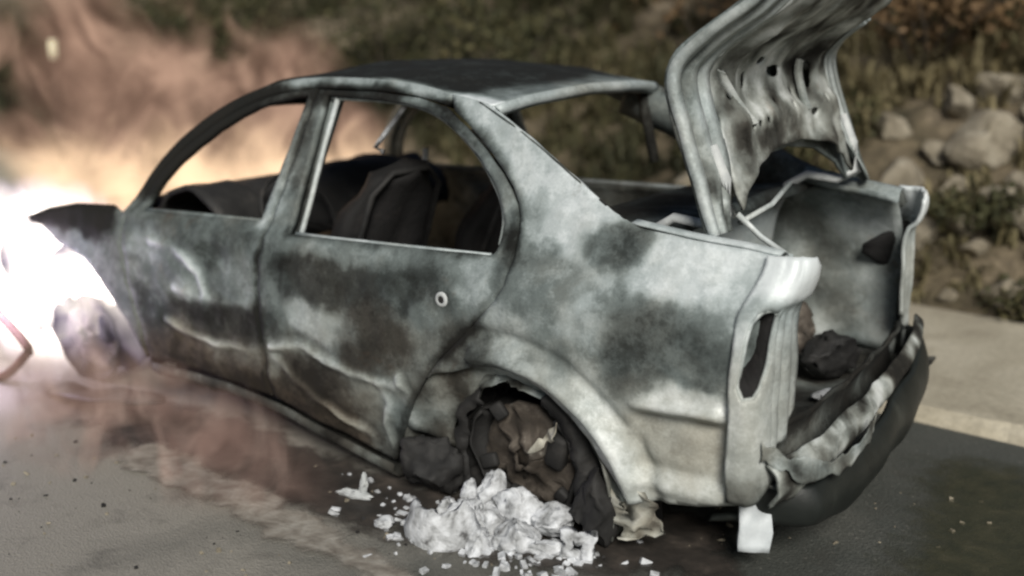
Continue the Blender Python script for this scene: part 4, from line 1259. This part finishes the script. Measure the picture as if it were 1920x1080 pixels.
LC, LR = (.85, -1.16, .05), (1.4, .40, .34)
def low(nt):
    v = coords(nt)
    sep = nt.nodes.new('ShaderNodeSeparateXYZ'); nt.links.new(v, sep.inputs[0])
    fo = math_n(nt, 'MULTIPLY', falloff(nt, v, LC, LR), 2.2, True)
    w = warped(nt, v, 3.0, .5, (1, 1, .45))
    n = noise_tex(nt, w, 5.2, 4, .55, .5)
    n2 = noise_tex(nt, w, 6.5, 3, .5, .5)
    body = nt.nodes.new('ShaderNodeMapRange'); body.interpolation_type = 'SMOOTHSTEP'
    nt.links.new(n, body.inputs[0]); body.inputs[1].default_value = .46; body.inputs[2].default_value = .62
    dens = math_n(nt, 'MULTIPLY', math_n(nt, 'MULTIPLY', body.outputs[0], fo), 4.2)
    e = N(nt, 'ShaderNodeEmission')
    nt.links.new(ramp(nt, n2, [(.36, (.09, .056, .046)), (.5, (.28, .175, .14)), (.62, (.60, .42, .34))]), e.inputs['Color'])
    nt.links.new(dens, e.inputs['Strength'])
    ab = N(nt, 'ShaderNodeVolumeAbsorption'); ab.inputs['Color'].default_value = (0, 0, 0, 1)
    nt.links.new(dens, ab.inputs['Density'])
    return add_sh(nt, e.outputs[0], ab.outputs[0])
blob_hull('ground_flames', LC, LR, volume_mat('low_flames', low), .10, 5, 'low pinkish flames licking over the road below the doors', 'flames')

def fire_light(name, loc, e, col, r):
    l = bpy.data.lights.new(name, 'POINT'); l.energy = e; l.color = col; l.shadow_soft_size = r
    o = bpy.data.objects.new(name, l); o.location = loc; COL.objects.link(o)
fire_light('fire_glow', (.0, -1.05, .34), 26, (.86, .74, 1.0), .18)
fire_light('engine_fire_glow', (.0, .05, 1.05), 22, (1.0, .66, .40), .25)

# ================================================================== THE BANK: plants and rocks
def leaf_mat(name, a, b, c):
    m, nt, nodes, links, p = new_mat(name)
    at = N(nt, 'ShaderNodeAttribute', attribute_name='tone').outputs['Fac']
    links.new(ramp(nt, at, [(0, a), (.5, b), (1, c)]), p.inputs['Base Color'])
    p.inputs['Roughness'].default_value = .8
    return m
M_GRASS = leaf_mat('dry_grass', (.020, .022, .007), (.060, .056, .022), (.20, .165, .085))
M_LEAF = leaf_mat('dusty_leaves', (.016, .019, .006), (.045, .045, .015), (.10, .085, .035))
M_BROWN = leaf_mat('withered_leaves', (.05, .03, .012), (.12, .07, .028), (.20, .13, .07))
M_TWIG = simple_mat('twig_bark', [(.3, (.03, .024, .016)), (.7, (.09, .07, .05))], 20, .9)

def add_tone(o, tones):
    a = o.data.attributes.new('tone', 'FLOAT', 'FACE')
    a.data.foreach_set('value', tones)

rnd = random.Random(4)
V, F, T = [], [], []
for _ in range(5200):                                     # tufts
    x = rnd.uniform(-12, 7.5)
    t = rnd.uniform(0, 1) ** 1.2 * 5.0
    y = 2.66 - .10 * (x - 3.2) + t
    dens = noise.noise(Vector((x * .8, y * .8, 5)))
    if dens < -.28 and x < 1.5: continue
    if x > 2.2 and t < 1.3 and (dens < .12 or rnd.random() < .35): continue
    z = bank_h(x, y) - .03
    tone0 = .45 + .55 * noise.noise(Vector((x * .55, y * .55, 11))) + .34 * smooth(0.5, 3.0, x) - .25 * smooth(.5, -3, x)
    L0 = rnd.uniform(.18, .50) * (1 - .45 * smooth(1.8, 3.2, x) * (1 - smooth(.6, 1.6, t)))
    for b_ in range(rnd.randint(9, 14)):
        q = rnd.uniform(0, 2 * math.pi)
        lean = rnd.uniform(.25, 1.3)
        L = L0 * rnd.uniform(.6, 1.2)
        w = rnd.uniform(.006, .016)
        dx, dy = math.cos(q), math.sin(q)
        p0 = Vector((x + rnd.uniform(-.06, .06), y + rnd.uniform(-.06, .06), z))
        p1 = p0 + Vector((dx * lean * .4, dy * lean * .4 - .06, 1 - lean * .25)) * L * .6
        p2 = p1 + Vector((dx * lean, dy * lean - .10, .55 - lean * .75)) * L * .5
        sd = Vector((-dy, dx, 0)) * w
        n0 = len(V)
        V += [tuple(p0 - sd), tuple(p0 + sd), tuple(p1 + sd), tuple(p1 - sd), tuple(p2)]
        F += [(n0, n0 + 1, n0 + 2, n0 + 3), (n0 + 3, n0 + 2, n0 + 4)]
        tt = max(0, min(1, tone0 + rnd.uniform(-.2, .2)))
        T += [tt, tt]
g = mesh_obj('bank_grass', V, F, M_GRASS, smooth=False)
add_tone(g, T)
tag(g, 'dry olive and straw coloured grass covering the bank behind the car', 'grass', kind='stuff')

def shrub(x, y, r, h, mat, seed, label, n=900, lsz=.05, name='shrub', group='shrubs on the bank'):
    rn = random.Random(seed)
    z0 = bank_h(x, y) - .04
    e = empty(name, (x, y, z0))
    tag(e, label, 'shrub', group)
    stems = MB()
    tips = []
    for k in range(rn.randint(6, 9)):
        q = rn.uniform(0, 2 * math.pi); l = rn.uniform(.3, 1) * r
        mid = (l * .35 * math.cos(q), l * .35 * math.sin(q), h * .4)
        tip = (l * math.cos(q), l * math.sin(q), h * rn.uniform(.6, .95))
        stems.tube([(0, 0, 0), mid, tip], [.018, .012, .004], 5)
        tips.append(Vector(tip)); tips.append(Vector(mid) + Vector((rn.uniform(-.3, .3) * r, rn.uniform(-.3, .3) * r, rn.uniform(0, .3) * h)))
        for _ in range(2): tips.append(Vector((rn.gauss(0, .5) * r, rn.gauss(0, .5) * r, h * rn.uniform(.25, .9))))
    stems.build('stem', M_TWIG, e)
    V, F, T = [], [], []
    tn = [rn.uniform(0, 1) for _ in tips]
    for _ in range(n):
        k = rn.randrange(len(tips))
        c = tips[k] + Vector((rn.gauss(0, .17) * r, rn.gauss(0, .17) * r, rn.gauss(0, .13) * h))
        if c.z < .02: c.z = .02 + rn.random() * .1
        a = Vector((rn.uniform(-1, 1), rn.uniform(-1, 1), rn.uniform(-.5, 1))).normalized()
        b_ = a.cross(Vector((rn.uniform(-1, 1), rn.uniform(-1, 1), rn.uniform(-1, 1)))).normalized()
        L = lsz * rn.uniform(.6, 1.5); w = L * .38
        n0 = len(V)
        V += [tuple(c), tuple(c + a * L * .5 + b_ * w), tuple(c + a * L), tuple(c + a * L * .5 - b_ * w)]
        F.append((n0, n0 + 1, n0 + 2, n0 + 3))
        T.append(max(0, min(1, .2 + .5 * tn[k] + rn.uniform(-.2, .25))))
    o = mesh_obj('foliage', V, F, mat, e, smooth=False)
    add_tone(o, T)
    return e

shrub(2.3, 4.5, .7, .9, M_BROWN, 1, 'rust brown withered shrub right of the raised trunk lid', 1000, .06)
shrub(.4, 4.9, .8, 1.0, M_BROWN, 2, 'brown withered shrub above the rear window', 1100, .06)
shrub(-.9, 4.0, .8, .9, M_LEAF, 3, 'dark olive shrub above the middle of the roof', 1300)
shrub(-2.6, 4.3, .9, 1.1, M_LEAF, 4, 'dark olive shrub above the driver window', 1500)
shrub(-4.6, 4.0, 1.0, 1.2, M_LEAF, 5, 'large dark shrub behind the flames', 1700)
shrub(-6.3, 4.8, 1.1, 1.3, M_LEAF, 6, 'dark shrub beside the small lit lamp', 1700)
shrub(-8.5, 4.4, 1.2, 1.3, M_LEAF, 7, 'dark shrub at the far left end of the bank', 1700)
shrub(1.5, 5.8, .9, 1.0, M_LEAF, 8, 'olive shrub high on the bank left of the trunk lid', 1300)
shrub(3.1, 5.3, .9, .9, M_LEAF, 9, 'olive shrub at the top right of the bank', 1300)
shrub(3.05, 3.05, .30, .30, M_LEAF, 10, 'low green weed clump between the rocks by the pavement', 600, .045, 'weed_clump')
shrub(2.55, 4.9, .6, .7, M_LEAF, 21, 'olive bush behind the weathered rock on the right bank', 1100)
shrub(3.55, 4.3, .6, .6, M_LEAF, 22, 'leafy bush at the right edge above the grey rock', 1100)
shrub(1.75, 3.5, .5, .55, M_LEAF, 23, 'low olive bush seen beside the raised trunk lid', 900)
shrub(3.45, 2.72, .22, .22, M_LEAF, 24, 'small weed at the pavement edge beside the cream rock', 350, .04, 'weed_clump')
shrub(-3.4, 5.9, 1.1, 1.3, M_LEAF, 12, 'dark shrub high on the bank above the front door', 1600)
shrub(-1.2, 5.8, 1.0, 1.2, M_LEAF, 13, 'dark shrub high on the bank above the roof', 1500)

ROCKS = [  # x, y, size, rotation, label
    (2.95, 3.62, (.55, .40, .40), .3, 'large pale boulder at the right edge beneath the olive shrub'),
    (2.55, 3.40, (.36, .30, .30), 1.1, 'pale rock just right of the raised trunk lid'),
    (3.35, 2.78, (.36, .26, .24), .2, 'cream rock at the pavement edge, rightmost by the road'),
    (3.02, 3.12, (.30, .25, .20), .8, 'flat pale rock halfway up the bank beside the car corner'),
    (3.36, 3.10, (.34, .28, .24), 2.0, 'rounded pale rock at the right edge above the cream rock'),
    (2.72, 3.05, (.42, .26, .26), .5, 'long pinkish rock behind the far trunk corner'),
    (3.22, 3.85, (.40, .30, .34), 1.4, 'grey rock high at the right edge behind the large boulder'),
    (2.35, 3.75, (.30, .26, .26), .1, 'small rock under the rust brown shrub'),
    (2.70, 3.95, (.34, .3, .28), 2.4, 'rough rock above the pale rock by the trunk lid'),
    (3.05, 2.80, (.16, .14, .10), .7, 'small stone on the pavement edge left of the cream rock'),
    (2.88, 3.36, (.22, .2, .16), .9, 'small rock wedged below the large pale boulder'),
    (3.22, 3.42, (.26, .2, .2), 1.9, 'angular rock at the right edge between boulder and rounded rock'),
    (2.55, 2.95, (.20, .16, .14), .4, 'small stone low on the bank behind the trunk corner'),
    (3.55, 2.95, (.30, .24, .2), 1.2, 'rock cut by the right edge of the picture near the pavement'),
    (2.90, 4.15, (.4, .3, .34), .6, 'weathered rock half hidden in grass above the large boulder'),
    (3.15, 3.28, (.34, .22, .2), .3, 'broad beige rock in the middle of the stony slope'),
    (2.70, 3.62, (.30, .24, .24), 1.7, 'beige rock between the large boulder and the trunk lid'),
    (3.45, 3.60, (.36, .28, .3), .2, 'beige rock cut by the right edge below the leafy bush'),
    (2.62, 3.22, (.24, .2, .18), 2.2, 'small beige rock above the far trunk corner'),
    (3.12, 2.98, (.24, .18, .14), 1.0, 'low beige stone beside the green weed clump'),
    (1.2, 3.3, (.4, .3, .3), .7, 'rock seen through the rear window opening'),
]
for i, (x, y, sz, rot, lab) in enumerate(ROCKS):
    chunk(x, y, sz, rot, 40 + i, lab, M_ROCK, 'rock', bank_h(x, y) - sz[2] * .22, 'rock', 'rocks on the bank')

# small lit lamp far behind the smoke
lx, ly = -6.3, 3.22
lz = bank_h(lx, ly) - .05
lamp = empty('path_lamp', (lx, ly, lz))
tag(lamp, 'small glowing lamp on a post behind the smoke', 'lamp')
top = 1.395 + ZG - lz
MB().tube([(0, 0, 0), (0, 0, top - .12)], .02, 8).build('post', M_CHAR, lamp)
mg, nt, nodes, links, p = new_mat('lamp_glow')
p.inputs['Base Color'].default_value = (.9, .85, .6, 1)
p.inputs['Emission Color'].default_value = (1, .93, .62, 1)
p.inputs['Emission Strength'].default_value = 2.2
MB().lathe([(.0, -.10), (.035, -.10), (.042, .0), (.036, .10), (.0, .10)], (0, 0, top), 14, 'Z').build('lantern', mg, lamp)
MB().lathe([(.05, .10), (.03, .14), (.0, .15)], (0, 0, top), 14, 'Z').build('lamp_cap', M_CHAR, lamp)
